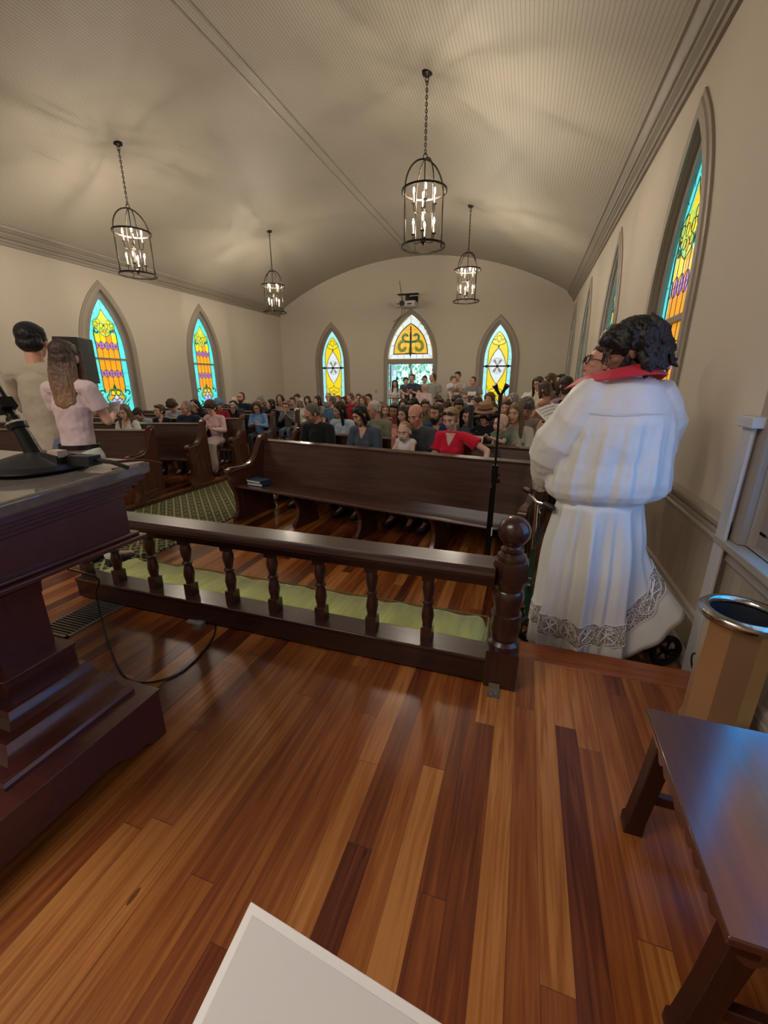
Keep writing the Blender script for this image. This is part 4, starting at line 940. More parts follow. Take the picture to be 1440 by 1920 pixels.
def hair_shape(mb, T, style, hs=1.0):
    old = mb.T; mb.T = old @ T @ Matrix.Scale(hs, 4)
    if style in ('short', 'crew'):
        k = 1.0 if style == 'short' else .97
        mb.ell((0, .026, .044), (.083*k, .096*k, .084*k), None, 20, 12); mb.ell((0, .050, -.010), (.079, .062, .062), None, 16, 10)
        for s_ in (-1, 1): mb.ell((s_*.074, .0, .022), (.014, .030, .036))
        if style == 'short': mb.ell((.02, -.036, .092), (.052, .040, .028), (0, .2, 0)); mb.ell((-.028, -.030, .090), (.045, .040, .028))
    elif style == 'curly':
        mb.ell((0, .02, .055), (.098, .105, .090), None, 20, 12); mb.ell((0, .055, -.01), (.094, .068, .075))
        rr = random.Random(3)
        for i in range(46):
            a = rr.uniform(0, 2*PI); e = rr.uniform(.0, 1.3); p = V((math.cos(a)*math.cos(e)*.094, .02+math.sin(a)*math.cos(e)*.10, .05+math.sin(e)*.088))
            if p.y < -.05 and p.z < .08: continue
            mb.ell(p, (.020, .020, .020), None, 8, 6)
    elif style in ('bob', 'long', 'longfull', 'pony', 'bun', 'bangs'):
        mb.ell((0, .022, .044), (.086, .099, .086), None, 20, 12)
        mb.ell((0, .048, -.01), (.084, .066, .075), None, 16, 10)
        ln = {'bob': -.10, 'long': -.27, 'longfull': -.34, 'bangs': -.27, 'pony': -.04, 'bun': -.03}[style]
        if ln < -.05:
            mb.rings([[(math.cos(a)*wx, .052+math.sin(a)*wy+dy, z) for a in [2*PI*q/14 for q in range(14)]] for z, wx, wy, dy in ((.06, .07, .05, 0), (-.02, .088, .050, 0), (-.10, .096 if style != 'bob' else .092, .045, .010), (max(ln, -.2), .092, .038, .022), (ln, .07, .026, .03), (ln-.03, .03, .014, .032))][:(6 if style != 'bob' else 4)])
            for s_ in (-1, 1):
                e = ln if style != 'bob' else -.11
                mb.tube([(s_*.055, -.030, .095), (s_*.082, -.028, .050), (s_*.088, -.020, -.02), (s_*.090, -.020, -.09), (s_*.088, -.035, e*.75-.02), (s_*.075, -.045, e)], [.016, .022, .026, .027, .025, .014], 8, rnd=True)
        if style == 'bangs': mb.ell((0, -.052, .075), (.066, .036, .036), (.35, 0, 0))
        if style == 'pony': mb.tube([(0, .10, .06), (0, .15, .03), (0, .145, -.06), (0, .12, -.18)], [.022, .032, .030, .012], 8, rnd=True)
        if style == 'bun': mb.ell((0, .095, .10), (.040, .036, .036))
    elif style == 'balding':
        mb.ell((0, .045, .0), (.083, .074, .058), None, 18, 10)
        for s_ in (-1, 1): mb.ell((s_*.074, .006, .012), (.012, .030, .030))
    elif style == 'fuzz': mb.ell((0, .022, .040), (.079, .094, .083), None, 18, 12)
    mb.T = old

def person(label, loc, face, pose='sit', sex='m', sc=1.0, skin='f', hair=('short', 'brown'), top=(.1, .1, .1), sleeve='short', bottom=(.05, .05, .07), lean=4, head=(10, 0, 0), arms='lap', gaze='open', glasses=None, beard=None, extra=(), vox=.013, group=None, hs=1.0, baby=False, shoe=(.02, .02, .02), arm_r=None, arm_l=None, twist=0, name='person', seat=.535, neck=.105):
    """body stands at the origin facing -y of its own frame; `face` turns it (degrees, 0 = towards the altar)"""
    t = thing(name, label, 'person' if not baby else 'baby', loc, R(face), group, sc)
    W = .185 if sex == 'm' else .163
    g = 1.0 if sex == 'm' else .88
    L_ = R(lean); u = V((0, -math.sin(L_), math.cos(L_)))
    tl = .52 if not baby else .27
    P = V((0, 0, seat if pose == 'sit' else .93)) if not baby else V((0, 0, .10))
    N_ = P+u*tl; Sh = {s_: N_ - u*.055 + V((s_*W, 0, 0)) for s_ in (-1, 1)}
    if baby: Sh = {s_: N_ - u*.04 + V((s_*.09, 0, 0)) for s_ in (-1, 1)}
    # legs
    if pose == 'sit' and not baby:
        hip = {s_: P+V((s_*.085, 0, -.01)) for s_ in (-1, 1)}; kn = {s_: V((s_*.11, -.43, seat-.01)) for s_ in (-1, 1)}; an = {s_: V((s_*.11, -.40, .09)) for s_ in (-1, 1)}; toe = {s_: V((s_*.125, -.54, .035)) for s_ in (-1, 1)}
    elif baby:
        hip = {s_: P+V((s_*.06, 0, 0)) for s_ in (-1, 1)}; kn = {s_: P+V((s_*.10, -.20, .02)) for s_ in (-1, 1)}; an = {s_: P+V((s_*.09, -.24, -.16)) for s_ in (-1, 1)}; toe = {s_: P+V((s_*.09, -.32, -.18)) for s_ in (-1, 1)}
    else:
        hip = {s_: P+V((s_*.09, 0, -.03)) for s_ in (-1, 1)}; kn = {s_: V((s_*.10, -.02, .50)) for s_ in (-1, 1)}; an = {s_: V((s_*.105, .02, .09)) for s_ in (-1, 1)}; toe = {s_: V((s_*.13, -.15, .035)) for s_ in (-1, 1)}
    # arms: elbow and wrist in frame of the chest
    presets = {'lap': ((.05, -.03, -.26), (-.09, -.24, -.36)), 'hold': ((.05, -.07, -.24), (-.08, -.29, -.20)), 'read': ((.06, -.10, -.22), (-.07, -.30, -.12)),
               'pray': ((.04, -.14, -.22), (-.155, -.24, -.02)), 'cross': ((.05, -.05, -.26), (-.21, -.21, -.23)), 'down': ((.05, .01, -.28), (.05, -.05, -.53)), 'hug': ((.05, -.12, -.22), (-.16, -.27, -.15)),
               'raise': ((.04, -.14, -.20), (-.02, -.28, -.02)), 'pewback': ((.25, -.02, -.12), (.30, -.24, -.28)), 'out': ((.12, -.16, -.18), (.12, -.38, -.06))}
    if baby: presets = {'lap': ((.03, -.05, -.12), (-.04, -.14, -.16)), 'hold': ((.03, -.08, -.10), (-.05, -.17, -.08)), 'hug': ((.04, -.08, -.08), (-.03, -.18, -.04))}
    el, wr = {}, {}
    for s_, ov in ((-1, arm_r), (1, arm_l)):
        e, w_ = presets[ov or arms]
        el[s_] = Sh[s_]+V((s_*e[0], e[1], e[2])); wr[s_] = Sh[s_]+V((s_*w_[0], w_[1], w_[2]))
    # head
    Hr = rotm(head[0], head[1], head[2])
    HT = Matrix.Translation(N_ + u*(.055 if not baby else .0) + Hr @ V((0, -.020, neck if not baby else .085))) @ Hr.to_4x4()
    hk = hs*(1.0 if not baby else .92)
    # ---------------- body: one continuous skin
    m = MB()
    head_shape(m, HT, hk, baby, sex == 'f')
    hb = HT @ V((0, .02, -.05*hk)); nk = .050*g if not baby else .036
    m.tube([N_-u*.05, N_+u*.02, hb], [nk*1.35, nk*1.08, nk], 12, rnd=True)
    if not baby:
        m.tube([P-V((0, 0, .03)), P+u*.12, P+u*.28, P+u*.42, N_-u*.02], [.125*g, .115*g, .125*g, .115*g, .06], 14, flat=.72, up=(0, 1, 0), rnd=True)
        m.tube([Sh[-1], Sh[-1]*.5+Sh[1]*.5+u*.022, Sh[1]], [.048*g, .058*g, .048*g], 10, rnd=True)
    else:
        m.tube([P, P+u*.10, P+u*.20, N_], [.085, .09, .075, .045], 14, rnd=True); m.tube([Sh[-1], N_-u*.03, Sh[1]], [.035, .045, .035], 10, rnd=True)
    ar = g if not baby else .62
    for s_ in (-1, 1):
        m.tube([Sh[s_], Sh[s_]*.5+el[s_]*.5, el[s_]], [.048*ar, .044*ar, .037*ar], 10, rnd=True)
        m.tube([el[s_], el[s_]*.6+wr[s_]*.4, wr[s_]], [.038*ar, .036*ar, .025*ar], 10, rnd=True)
        d = (wr[s_]-el[s_]).normalized(); md = arms if (arm_r if s_ < 0 else arm_l) is None else (arm_r if s_ < 0 else arm_l)
        if md in ('pray', 'raise'): hand(m, wr[s_], V((-s_*.15, -.05, 1)), V((-s_, 0, 0)) if md == 'pray' else V((0, -1, 0)), V((0, 1, .2)) if md == 'pray' else V((-s_, 0, .2)), .15 if md == 'pray' else .5, .95*ar)
        else: hand(m, wr[s_], d, V((0, 0, -1)) if md in ('lap', 'cross', 'pewback', 'down') else V((-s_*.6, 0, .8)), V((-s_, 0, .1)) if md != 'down' else V((0, -1, 0)), .7, .95*ar)
        lg = g if not baby else .62
        m.tube([hip[s_], hip[s_]*.5+kn[s_]*.5, kn[s_]], [.083*lg, .072*lg, .054*lg], 12, rnd=True)
        m.tube([kn[s_], kn[s_]*.65+an[s_]*.35, an[s_]], [.053*lg, .053*lg, .034*lg], 10, rnd=True)
        m.tube([an[s_], toe[s_]], [.034*lg, .028*lg], 8, rnd=True)
    body = mobj('body', remesh(m, 'person_body', skinmat(skin), vox, 2), t)
    # ---------------- top
    m = MB(); f = .016
    tm = cloth(top) if isinstance(top, tuple) else top
    if not baby:
        bst = .012 if sex == 'f' else 0
        m.tube([P-V((0, 0, .06 if pose == 'stand' else .02)), P+u*.10, P+u*.22, P+u*.33, P+u*.43, N_-u*.022], [(.130*g+f), (.122*g+f), (.126*g+f), (.132*g+f+bst), (.118*g+f), .072], 18, flat=.76, up=(0, 1, 0), rnd=False)
        m.tube([Sh[-1], Sh[-1]*.5+Sh[1]*.5+u*.022, Sh[1]], [.049*g+f, .058*g+f*.7, .049*g+f], 12, rnd=True)
        if sex == 'f':
            for s_ in (-1, 1): m.ell(P+u*.31+V((s_*.062, -.085*g, 0)), (.055, .045, .055))
    else:
        m.tube([P-V((0, 0, .04)), P+u*.10, P+u*.20, N_-u*.02], [.098, .104, .090, .055], 14, rnd=False); m.tube([Sh[-1], N_-u*.035, Sh[1]], [.042, .052, .042], 10, rnd=True)
    if sleeve != 'none':
        for s_ in (-1, 1):
            if sleeve == 'short':
                q = Sh[s_]*.38+el[s_]*.62; m.tube([Sh[s_], Sh[s_]*.6+q*.4, q], [(.049*ar+f), (.052*ar+f), (.050*ar+f*1.3)], 12)
            elif sleeve == 'flutter':
                q = Sh[s_]*.45+el[s_]*.55; m.tube([Sh[s_], Sh[s_]*.6+q*.4, q], [.061, .068, .078], 12)
            else:
                m.tube([Sh[s_], Sh[s_]*.5+el[s_]*.5, el[s_]], [(.049*ar+f), (.047*ar+f), (.041*ar+f)], 12, rnd=True)
                m.tube([el[s_], el[s_]*.5+wr[s_]*.5, wr[s_]*.94+el[s_]*.06], [(.041*ar+f), (.038*ar+f), (.028*ar+f)], 12, rnd=True)
    shirt_me = remesh(m, 'person_shirt', tm, vox, 2, [(.07, .012)] if vox < .012 else None)
    mobj('shirt', shirt_me, t)
    if 'vneck' in extra and not baby:
        from mathutils.bvhtree import BVHTree
        bv = BVHTree.FromPolygons([v_.co for v_ in shirt_me.vertices], [p_2.vertices for p_2 in shirt_me.polygons])
        rows_ = []
        for i in range(9):
            z = N_.z-.004-i*.0170; hw = .058*(1-i/8)**.8+.001; row_ = []
            for j in range(7):
                x = -hw+2*hw*j/6; h_ = bv.ray_cast(V((x, -1.5, z)), V((0, 1, 0)))[0]
                row_.append((h_ if h_ else V((x, N_.y-.05, z)))+V((0, -.004, 0)))
            rows_.append(row_)
        vm = MB(); vm.rings(rows_, False, closed=False); vo_ = vm.build('neckline', skinmat(skin), t, 180); md = vo_.modifiers.new('s', 'SOLIDIFY'); md.thickness = .003
    # ---------------- trousers or skirt
    m = MB(); bm_ = cloth(bottom)
    if not baby:
        m.tube([P-V((0, 0, .05)), P+u*.04], [.128*g+.008, .122*g+.008], 14, flat=.78, up=(0, 1, 0), rnd=True)
        if 'skirt' in extra:
            if pose == 'sit': m.tube([P, V((0, -.25, seat)), V((0, -.47, seat-.03)), V((0, -.50, .22))], [.155, .17, .165, .19], 16, flat=.6, up=(0, 0, 1), rnd=True)
            else: m.tube([P, V((0, 0, .6)), V((0, 0, .2))], [.16, .19, .23], 18, flat=.75, up=(0, 1, 0))
        else:
            for s_ in (-1, 1):
                m.tube([hip[s_], hip[s_]*.5+kn[s_]*.5, kn[s_]], [.083*g+f, .076*g+f, .060*g+f], 12, rnd=True)
                m.tube([kn[s_], kn[s_]*.5+an[s_]*.5, an[s_]+V((0, 0, .0))], [.058*g+f, .052*g+f, .045+f], 12, rnd=True)
    else:
        m.tube([P-V((0, 0, .03)), P+u*.06], [.112, .11], 14, rnd=True)
        for s_ in (-1, 1): m.tube([hip[s_], kn[s_]*.7+hip[s_]*.3], [.066, .056], 10, rnd=True)
    mobj('trousers' if 'skirt' not in extra else 'skirt', remesh(m, 'person_trousers', bm_, vox*1.1, 2), t)
    if not baby:
        sm = mat('shoe_%d_%d_%d' % tuple(int(c*99) for c in shoe), shoe, .6)
        for s_ in (-1, 1):
            a, b = an[s_], toe[s_]; m = MB(); dd = (b-a); dd.z = 0; dd.normalize()
            m.rings([[(V((a.x, a.y, 0))+dd*q+V((-dd.y, dd.x, 0))*math.cos(k*PI/6)*wd_ + V((0, 0, max(.004, h_*(.5+.5*math.sin(k*PI/6)))))) for k in range(12)] for q, wd_, h_ in ((-.055, .025, .07), (-.04, .036, .10), (.02, .040, .105), (.09, .045, .07), (.15, .044, .055), (.19, .025, .035))])
            m.build('shoe', sm, t)
    # ---------------- head things
    st, hc = hair
    if st != 'none':
        m = MB(); hair_shape(m, HT, st, hk)
        mobj('hair', remesh(m, 'person_hair', hairmat(hc), min(vox, .010), 1, [(.02, .008)]), t)
    face_parts(HT, hk, t, gaze, 'dark' if hc in ('black', 'dark') else ('grey' if hc in ('grey', 'white') else 'brown'), glasses, True, t)
    if beard:
        m = MB(); m.T = HT @ Matrix.Scale(hk, 4)
        m.ell((0, -.048, -.078), (.058, .052, .044 if beard[0] == 'full' else .034), None, 16, 10)
        for s_ in (-1, 1): m.tube([(s_*.062, -.012, -.01), (s_*.062, -.028, -.05), (s_*.045, -.055, -.075)], [.014, .018, .020], 8, rnd=True)
        m.tube([(-.03, -.086, -.050), (0, -.099, -.042), (.03, -.086, -.050)], [.006, .007, .006], 6, rnd=True)
        if beard[0] == 'full': m.ell((0, -.066, -.112), (.040, .034, .030))
        mobj('beard', remesh(m, 'person_beard', hairmat(beard[1]), .009, 1, [(.02, .006)]), t)
    hx = HT @ Matrix.Scale(hk, 4)
    if 'cap' in extra or 'bluecap' in extra or 'beanie' in extra:
        m = MB(); m.T = hx; m.ell((0, .016, .052), (.088, .104, .082), None, 20, 12)
        if 'beanie' not in extra: m.rings([[(math.cos(a)*.07, -.075-abs(math.sin(a))*.075, .062+dz) for a in [PI*q/10 for q in range(11)]] for dz in (0, .006)], True)
        m.build('cap', cloth((.012, .013, .016)) if 'cap' in extra or 'beanie' in extra else cloth((.12, .22, .42)), t)
    if 'hat' in extra or 'whitehat' in extra:
        m = MB(); m.T = hx; hm = mat('straw_hat', (.36, .20, .10), .8, bump=.5, bscale=80) if 'hat' in extra else cloth((.5, .48, .45))
        m.lathe([(.150, .052), (.155, .048), (.095, .060), (.092, .10), (.082, .135), (.04, .150), (0, .148)], 24, (0, .015, 0)); m.lathe([(.150, .052), (.093, .066)], 24, (0, .015, 0), cap=False)
        ho = m.build('hat', hm, t); m = MB(); m.T = hx; m.lathe([(.0965, .062), (.095, .084)], 24, (0, .015, 0), cap=False); m.build('hat_band', cloth((.05, .03, .03)), ho)
    if 'headsun' in extra:
        m = MB(); m.T = hx
        for s_ in (-1, 1): m.ell((s_*.034, -.070, .098), (.028, .008, .020), (-.5, 0, 0), 12, 6); m.tube([(s_*.06, -.06, .098), (s_*.082, -.02, .07), (s_*.084, .02, .03)], .003, 5)
        m.tube([(-.012, -.078, .10), (.012, -.078, .10)], .003, 5); m.build('sunglasses', BLACK, t)
    for vn, vc, bc in (('veil', (.018, .017, .020), (.6, .58, .55)), ('greyveil', (.36, .34, .30), (.7, .68, .64)), ('scarf', (.05, .03, .05), None)):
        if vn in extra:
            m = MB(); m.T = hx; n = 20; rs = []
            for z, rx, ry, dy in ((.135, .02, .02, .02), (.125, .06, .07, .02), (.09, .090, .10, .022), (.03, .100, .112, .03), (-.04, .105, .105, .045), (-.12, .125, .10, .06), (-.22, .165, .11, .075)):
                rs.append([(math.cos(a)*rx, dy+math.sin(a)*ry, z) for a in [-R(52)+(R(284))*q/n for q in range(n+1)]])
            m.rings(rs, False, closed=False)
            vo = m.build('veil', cloth(vc), t); md = vo.modifiers.new('s', 'SOLIDIFY'); md.thickness = .006
            if bc:
                m = MB(); m.T = hx; m.tube([(.085, -.02, -.03), (.084, -.04, .03), (.062, -.070, .085), (0, -.086, .105), (-.062, -.070, .085), (-.084, -.04, .03), (-.085, -.02, -.03)], .012, 8); m.build('veil_band', cloth(bc), vo)
    if 'pacifier' in extra:
        m = MB(); m.T = hx; m.ell((0, -.105, -.058), (.024, .008, .018)); m.torus((0, -.115, -.062), .012, .003, Euler((PI/2, 0, 0)).to_matrix(), 10, 5); m.build('pacifier', mat('teal_plastic', (.10, .25, .28), .4), t)
    if 'logo' in extra:
        m = MB(); m.ell(P+u*.30+V((0, -.116, 0)), (.06, .016, .045)); m.build('shirt_print', mat('faded_print', (.5, .5, .52), .8), t)
    return t, HT, wr

def sheet(label, root_t, wr, w_=.15, h_=.21, tilt=35, cat='paper', kind='paper', off=(0, -.03, .09)):
    """a sheet or leaflet held between the two hands"""
    M = Matrix.Translation(root_t.location) @ Matrix.Rotation(root_t.rotation_euler.z, 4, 'Z') @ Matrix.Scale(root_t.scale[0], 4)
    c = (wr[1]+wr[-1])/2+V(off)
    t = thing({'paper': 'song_sheet', 'book': 'hymn_book', 'tablet': 'tablet'}[kind], label, cat, M @ c, root_t.rotation_euler.z)
    T = Matrix.Rotation(R(-tilt), 4, 'X')
    m = MB(); m.T = T
    rs = []
    for i in range(9):
        x = -w_/2+w_*i/8; b = .012*math.sin(i/8*PI)
        rs.append([(x, b, -h_/2), (x, b, h_/2), (x, b+.0015, h_/2), (x, b+.0015, -h_/2)])
    m.rings(rs); m.build('leaf', PAPER if kind == 'paper' else BLUEB, t)
    m = MB(); m.T = T
    for j in range(8):
        z = h_/2-.02-j*(h_-.04)/7
        m.tube([(-w_*.38, .0145+.001, z), (-w_*.1, .0155+.002, z), (w_*(.35 if j % 3 else .2), .0135, z)], .0008, 4)
        m.tube([(-w_*.38, -.0008+.004, z), (0, .0105, z), (w_*.36, .004, z)], .0008, 4)
    if kind == 'paper': m.build('printed_lines', INK, t)
    return t

def sit(side, row, x, ytop, label, **k):
    p = at_row(side, row, x, ytop)
    base = (.06 if side == 'L' else 0)
    lean = k.get('lean', 4); tot = abs(lean)*.9+abs(k.get('head', (10, 0, 0))[0])*.35
    s = max(.76, min(1.10, (p.z-base-.535)/(.785-.0028*tot))); k['seat'] = .535/s
    k.setdefault('vox', .0105 if row <= 3 else .0135)
    k.setdefault('hs', max(.96, min(1.2, 1.0/s)))
    k.setdefault('group', CROWD_L if side == 'L' else CROWD_R)
    f = {'L': 15.5, 'R': -10.5}[side]; k.pop('sc', 0)
    face = f + k.pop('turn', 0)
    q = V((p.x, p.y, base))
    # the pelvis sits a little behind the head
    back = V((-math.sin(R(f)), math.cos(R(f)), 0)); q += back*(math.sin(R(lean))*.6+.0)
    return person(label, q, face, 'sit', sc=s, **k)
CROWD_L = 'people seated in the left pews'; CROWD_R = 'people seated in the right pews'
Wt = (.62, .60, .57)
# ---- left block
sit('L', 2, 233, 764, 'woman with long blond hair in a white top, leftmost of the seated people', sex='f', hair=('long', 'dirty'), top=Wt, extra=('vneck',), head=(14, 5, 0))
sit('L', 3, 262, 770, 'dark haired child in a pale top bending forward behind the empty front pew', sc=1, sex='f', hair=('short', 'dark'), top=(.42, .50, .55), head=(48, -20, 0), lean=20, gaze='down', skin='m')
sit('L', 3, 299, 763, 'woman with short brown hair in navy looking sideways behind the empty front pew', sex='f', hair=('short', 'brown'), top=(.012, .018, .04), sleeve='long', head=(4, -32, 0), extra=('vneck',))
sit('L', 4, 325, 754, 'person with brown hair bowed low in a pale shirt against the left wall', sex='m', hair=('curly', 'brown'), top=(.42, .44, .44), head=(48, 0, 0), lean=14, gaze='down')
sit('L', 3, 350, 756, 'grey haired man in a navy t-shirt with a pale print, head tilted to one side', sex='m', hair=('crew', 'grey'), top=(.02, .03, .06), head=(12, -30, 12), extra=('logo',), gaze='down', skin='r', lean=2)
sit('L', 4, 366, 755, 'nun in a black veil right behind the man in the navy t-shirt', sex='f', hair=('none', 'dark'), top=(.015, .015, .018), sleeve='long', extra=('veil',), head=(15, -10, 0))
sit('L', 3, 398, 757, 'woman with curly brown hair and glasses in a pink cardigan, at the aisle end', sex='f', hair=('curly', 'brown'), top=(.62, .42, .42), sleeve='long', bottom=(.5, .42, .42), head=(26, -14, 0), glasses='thin', gaze='down', arms='hold', extra=('skirt',), skin='p')
sit('L', 4, 410, 751, 'man in a blue cap and red shirt behind the woman in the pink cardigan', sex='m', hair=('crew', 'pepper'), top=(.40, .02, .03), extra=('bluecap',), head=(18, 0, 0), skin='m')
sit('L', 5, 438, 748, 'bald elderly man behind the smiling woman in the black veil', sex='m', hair=('balding', 'white'), top=(.04, .04, .05), head=(5, 10, 0), skin='p')
sit('L', 4, 436, 757, 'smiling nun in a black veil and glasses, next to the curly haired woman', sex='f', hair=('none', 'dark'), top=(.012, .012, .014), sleeve='long', extra=('veil',), glasses='thin', head=(14, 8, 8))
sit('L', 6, 452, 738, 'tall bearded man in a navy polo shirt rising above his neighbours on the left', sex='m', hair=('crew', 'dark'), top=(.012, .018, .035), beard=('full', 'brown'), head=(2, -6, 0))
sit('L', 4, 482, 757, 'woman with short brown hair and glasses in a light blue sweatshirt by the aisle', sex='f', hair=('bob', 'brown'), top=(.16, .29, .52), sleeve='long', glasses='thin', head=(20, 4, 0), gaze='down', arms='hold', extra=('logo',))
sit('L', 6, 489, 747, 'grey haired woman with a bun, behind the woman in light blue', sex='f', hair=('bun', 'grey'), top=(.05, .05, .07), head=(10, -20, 0))
sit('L', 5, 508, 752, 'woman with a black bob in a black top looking sideways', sex='f', hair=('bob', 'black'), top=(.008, .008, .009), sleeve='long', head=(0, -50, 0))
sit('L', 6, 526, 745, 'person in a dark purple headscarf behind the woman in black', sex='f', hair=('none', 'dark'), top=(.35, .27, .25), extra=('scarf',), head=(25, 0, 0), gaze='down', skin='m')
sit('L', 5, 538, 759, 'child in a striped shirt and jeans with hands folded in prayer at the aisle', sex='f', hair=('short', 'dirty'), top=STRIPE, sleeve='long', bottom=(.10, .16, .20), arms='pray', head=(24, -8, 0), gaze='down')
sit('L', 7, 550, 762, 'small child with brown hair peeking out behind the striped shirt', sex='f', hair=('short', 'brown'), top=(.3, .2, .2), head=(10, -10, 0))
sit('L', 6, 563, 750, 'nun in a white habit and grey veil with a cross, at the aisle', sex='f', hair=('none', 'dark'), top=(.66, .63, .57), sleeve='long', extra=('greyveil',), head=(12, 2, 0), glasses='thin', skin='m')
sit('L', 8, 558, 742, 'woman with black hair behind the nun in white', sex='f', hair=('bob', 'black'), top=(.3, .28, .27), head=(10, -12, 0))
sit('L', 8, 577, 746, 'woman with long dark wavy hair right of the nun in white', sex='f', hair=('long', 'dark'), top=(.2, .12, .1), head=(6, -15, 0))
# ---- right block, second and third rows
sit('R', 2, 593, 762, 'grey haired man with glasses in a black sweater, head bowed, behind the front pew', sex='m', hair=('crew', 'pepper'), top=(.010, .012, .018), sleeve='long', head=(36, -22, 6), lean=8, gaze='down', glasses='thin', skin='r', vox=.009)
sit('R', 3, 640, 757, 'woman with long dark hair in a light blue top between the two front sitters', sex='f', hair=('longfull', 'dark'), top=(.42, .52, .60), head=(16, -26, 10), gaze='down', vox=.009)
sit('R', 2, 683, 764, 'dark haired woman in a slate blue hooded jacket with a black V neckline', sex='f', hair=('bob', 'black'), top=(.07, .09, .13), sleeve='long', head=(26, -24, 0), gaze='down', extra=('vneck',), vox=.009, lean=6)
sit('R', 3, 706, 756, 'white haired man in a sage green shirt', sex='m', hair=('crew', 'white'), top=(.22, .23, .16), sleeve='long', head=(18, -34, 0), skin='r', gaze='down', vox=.009)
sit('R', 5, 722, 762, 'person with long grey blond hair behind the white haired man', sex='f', hair=('long', 'dirty'), top=(.3, .28, .24), head=(6, 30, 0))
sit('R', 4, 741, 761, 'boy with short black hair in a rust red shirt', sex='m', hair=('short', 'black'), top=(.26, .04, .025), head=(10, 4, 0), skin='o', sc=.9)
sit('R', 3, 760, 766, 'woman with dark wavy hair just behind the bald man', sex='f', hair=('long', 'dark'), top=(.2, .12, .10), head=(8, -12, 0))
bald, _, bw = sit('R', 2, 785, 763, 'bald man in a charcoal t-shirt looking down with one hand raised', sex='m', hair=('balding', 'dirty'), top=(.055, .06, .07), head=(24, -8, 0), lean=6, gaze='down', skin='r', arms='lap', arm_r='raise', vox=.008)
red, _, _ = sit('R', 2, 850, 769, 'blond woman in a bright red blouse with sunglasses pushed up on her hair', sex='f', hair=('short', 'blond'), top=(.62, .015, .045), sleeve='flutter', head=(20, -6, 0), lean=2, gaze='down', extra=('headsun', 'vneck'), skin='p', arms='lap', arm_l='pewback', vox=.008)
sit('R', 3, 822, 762, 'man with a full dark beard in a royal blue jacket and white shirt', sex='m', hair=('short', 'brown'), top=(.02, .05, .16), sleeve='long', beard=('full', 'dark'), head=(10, -18, 0), lean=6, gaze='down', skin='m', extra=('vneck',))
sit('R', 3, 880, 764, 'woman with long black hair in a dark slate top looking down, behind the red blouse', sex='f', hair=('longfull', 'black'), top=(.07, .09, .10), head=(24, 8, 0), gaze='down', sleeve='long', skin='f')
hat, _, hw_ = sit('R', 3, 912, 762, 'person in a brown brimmed hat and sunglasses reading a sheet, behind the phone stand', sex='f', hair=('bob', 'brown'), top=(.015, .015, .018), sleeve='long', head=(14, 0, 0), extra=('hat',), glasses='sun', arms='hold')
bl, _, _ = sit('R', 3, 970, 760, 'woman with long blond hair in a cream cardigan at the right end of a pew', sex='f', hair=('longfull', 'dirty'), top=(.46, .44, .40), sleeve='long', head=(8, -12, 0), arms='hug', gaze='open', vox=.009)
sheet('cream song sheet held by the person in the brown hat', hat, hw_, .14, .17, 30)
p_ = at_row('R', 2.62, 946, 786)
person('bald baby in a grey green shirt held in front of the long haired blond woman', (p_.x, p_.y+.02, p_.z-.50), -48, 'sit', 'm', 1.0, 'p', ('none', 'blond'), (.12, .17, .13), 'short', (.2, .2, .2), 4, (8, 0, 0), 'hug', baby=True, vox=.0085, hs=1.0)
p_ = at_row('R', 1.72, 762, 800)
person('baby with thin blond hair, a white sleeveless top and a pacifier, beside the bald man', (p_.x, p_.y, p_.z-.50), -8, 'sit', 'f', 1.0, 'p', ('fuzz', 'blond'), (.60, .60, .62), 'none', (.55, .55, .57), 3, (14, 0, 0), 'hold', baby=True, vox=.008, extra=('pacifier',), gaze='down')
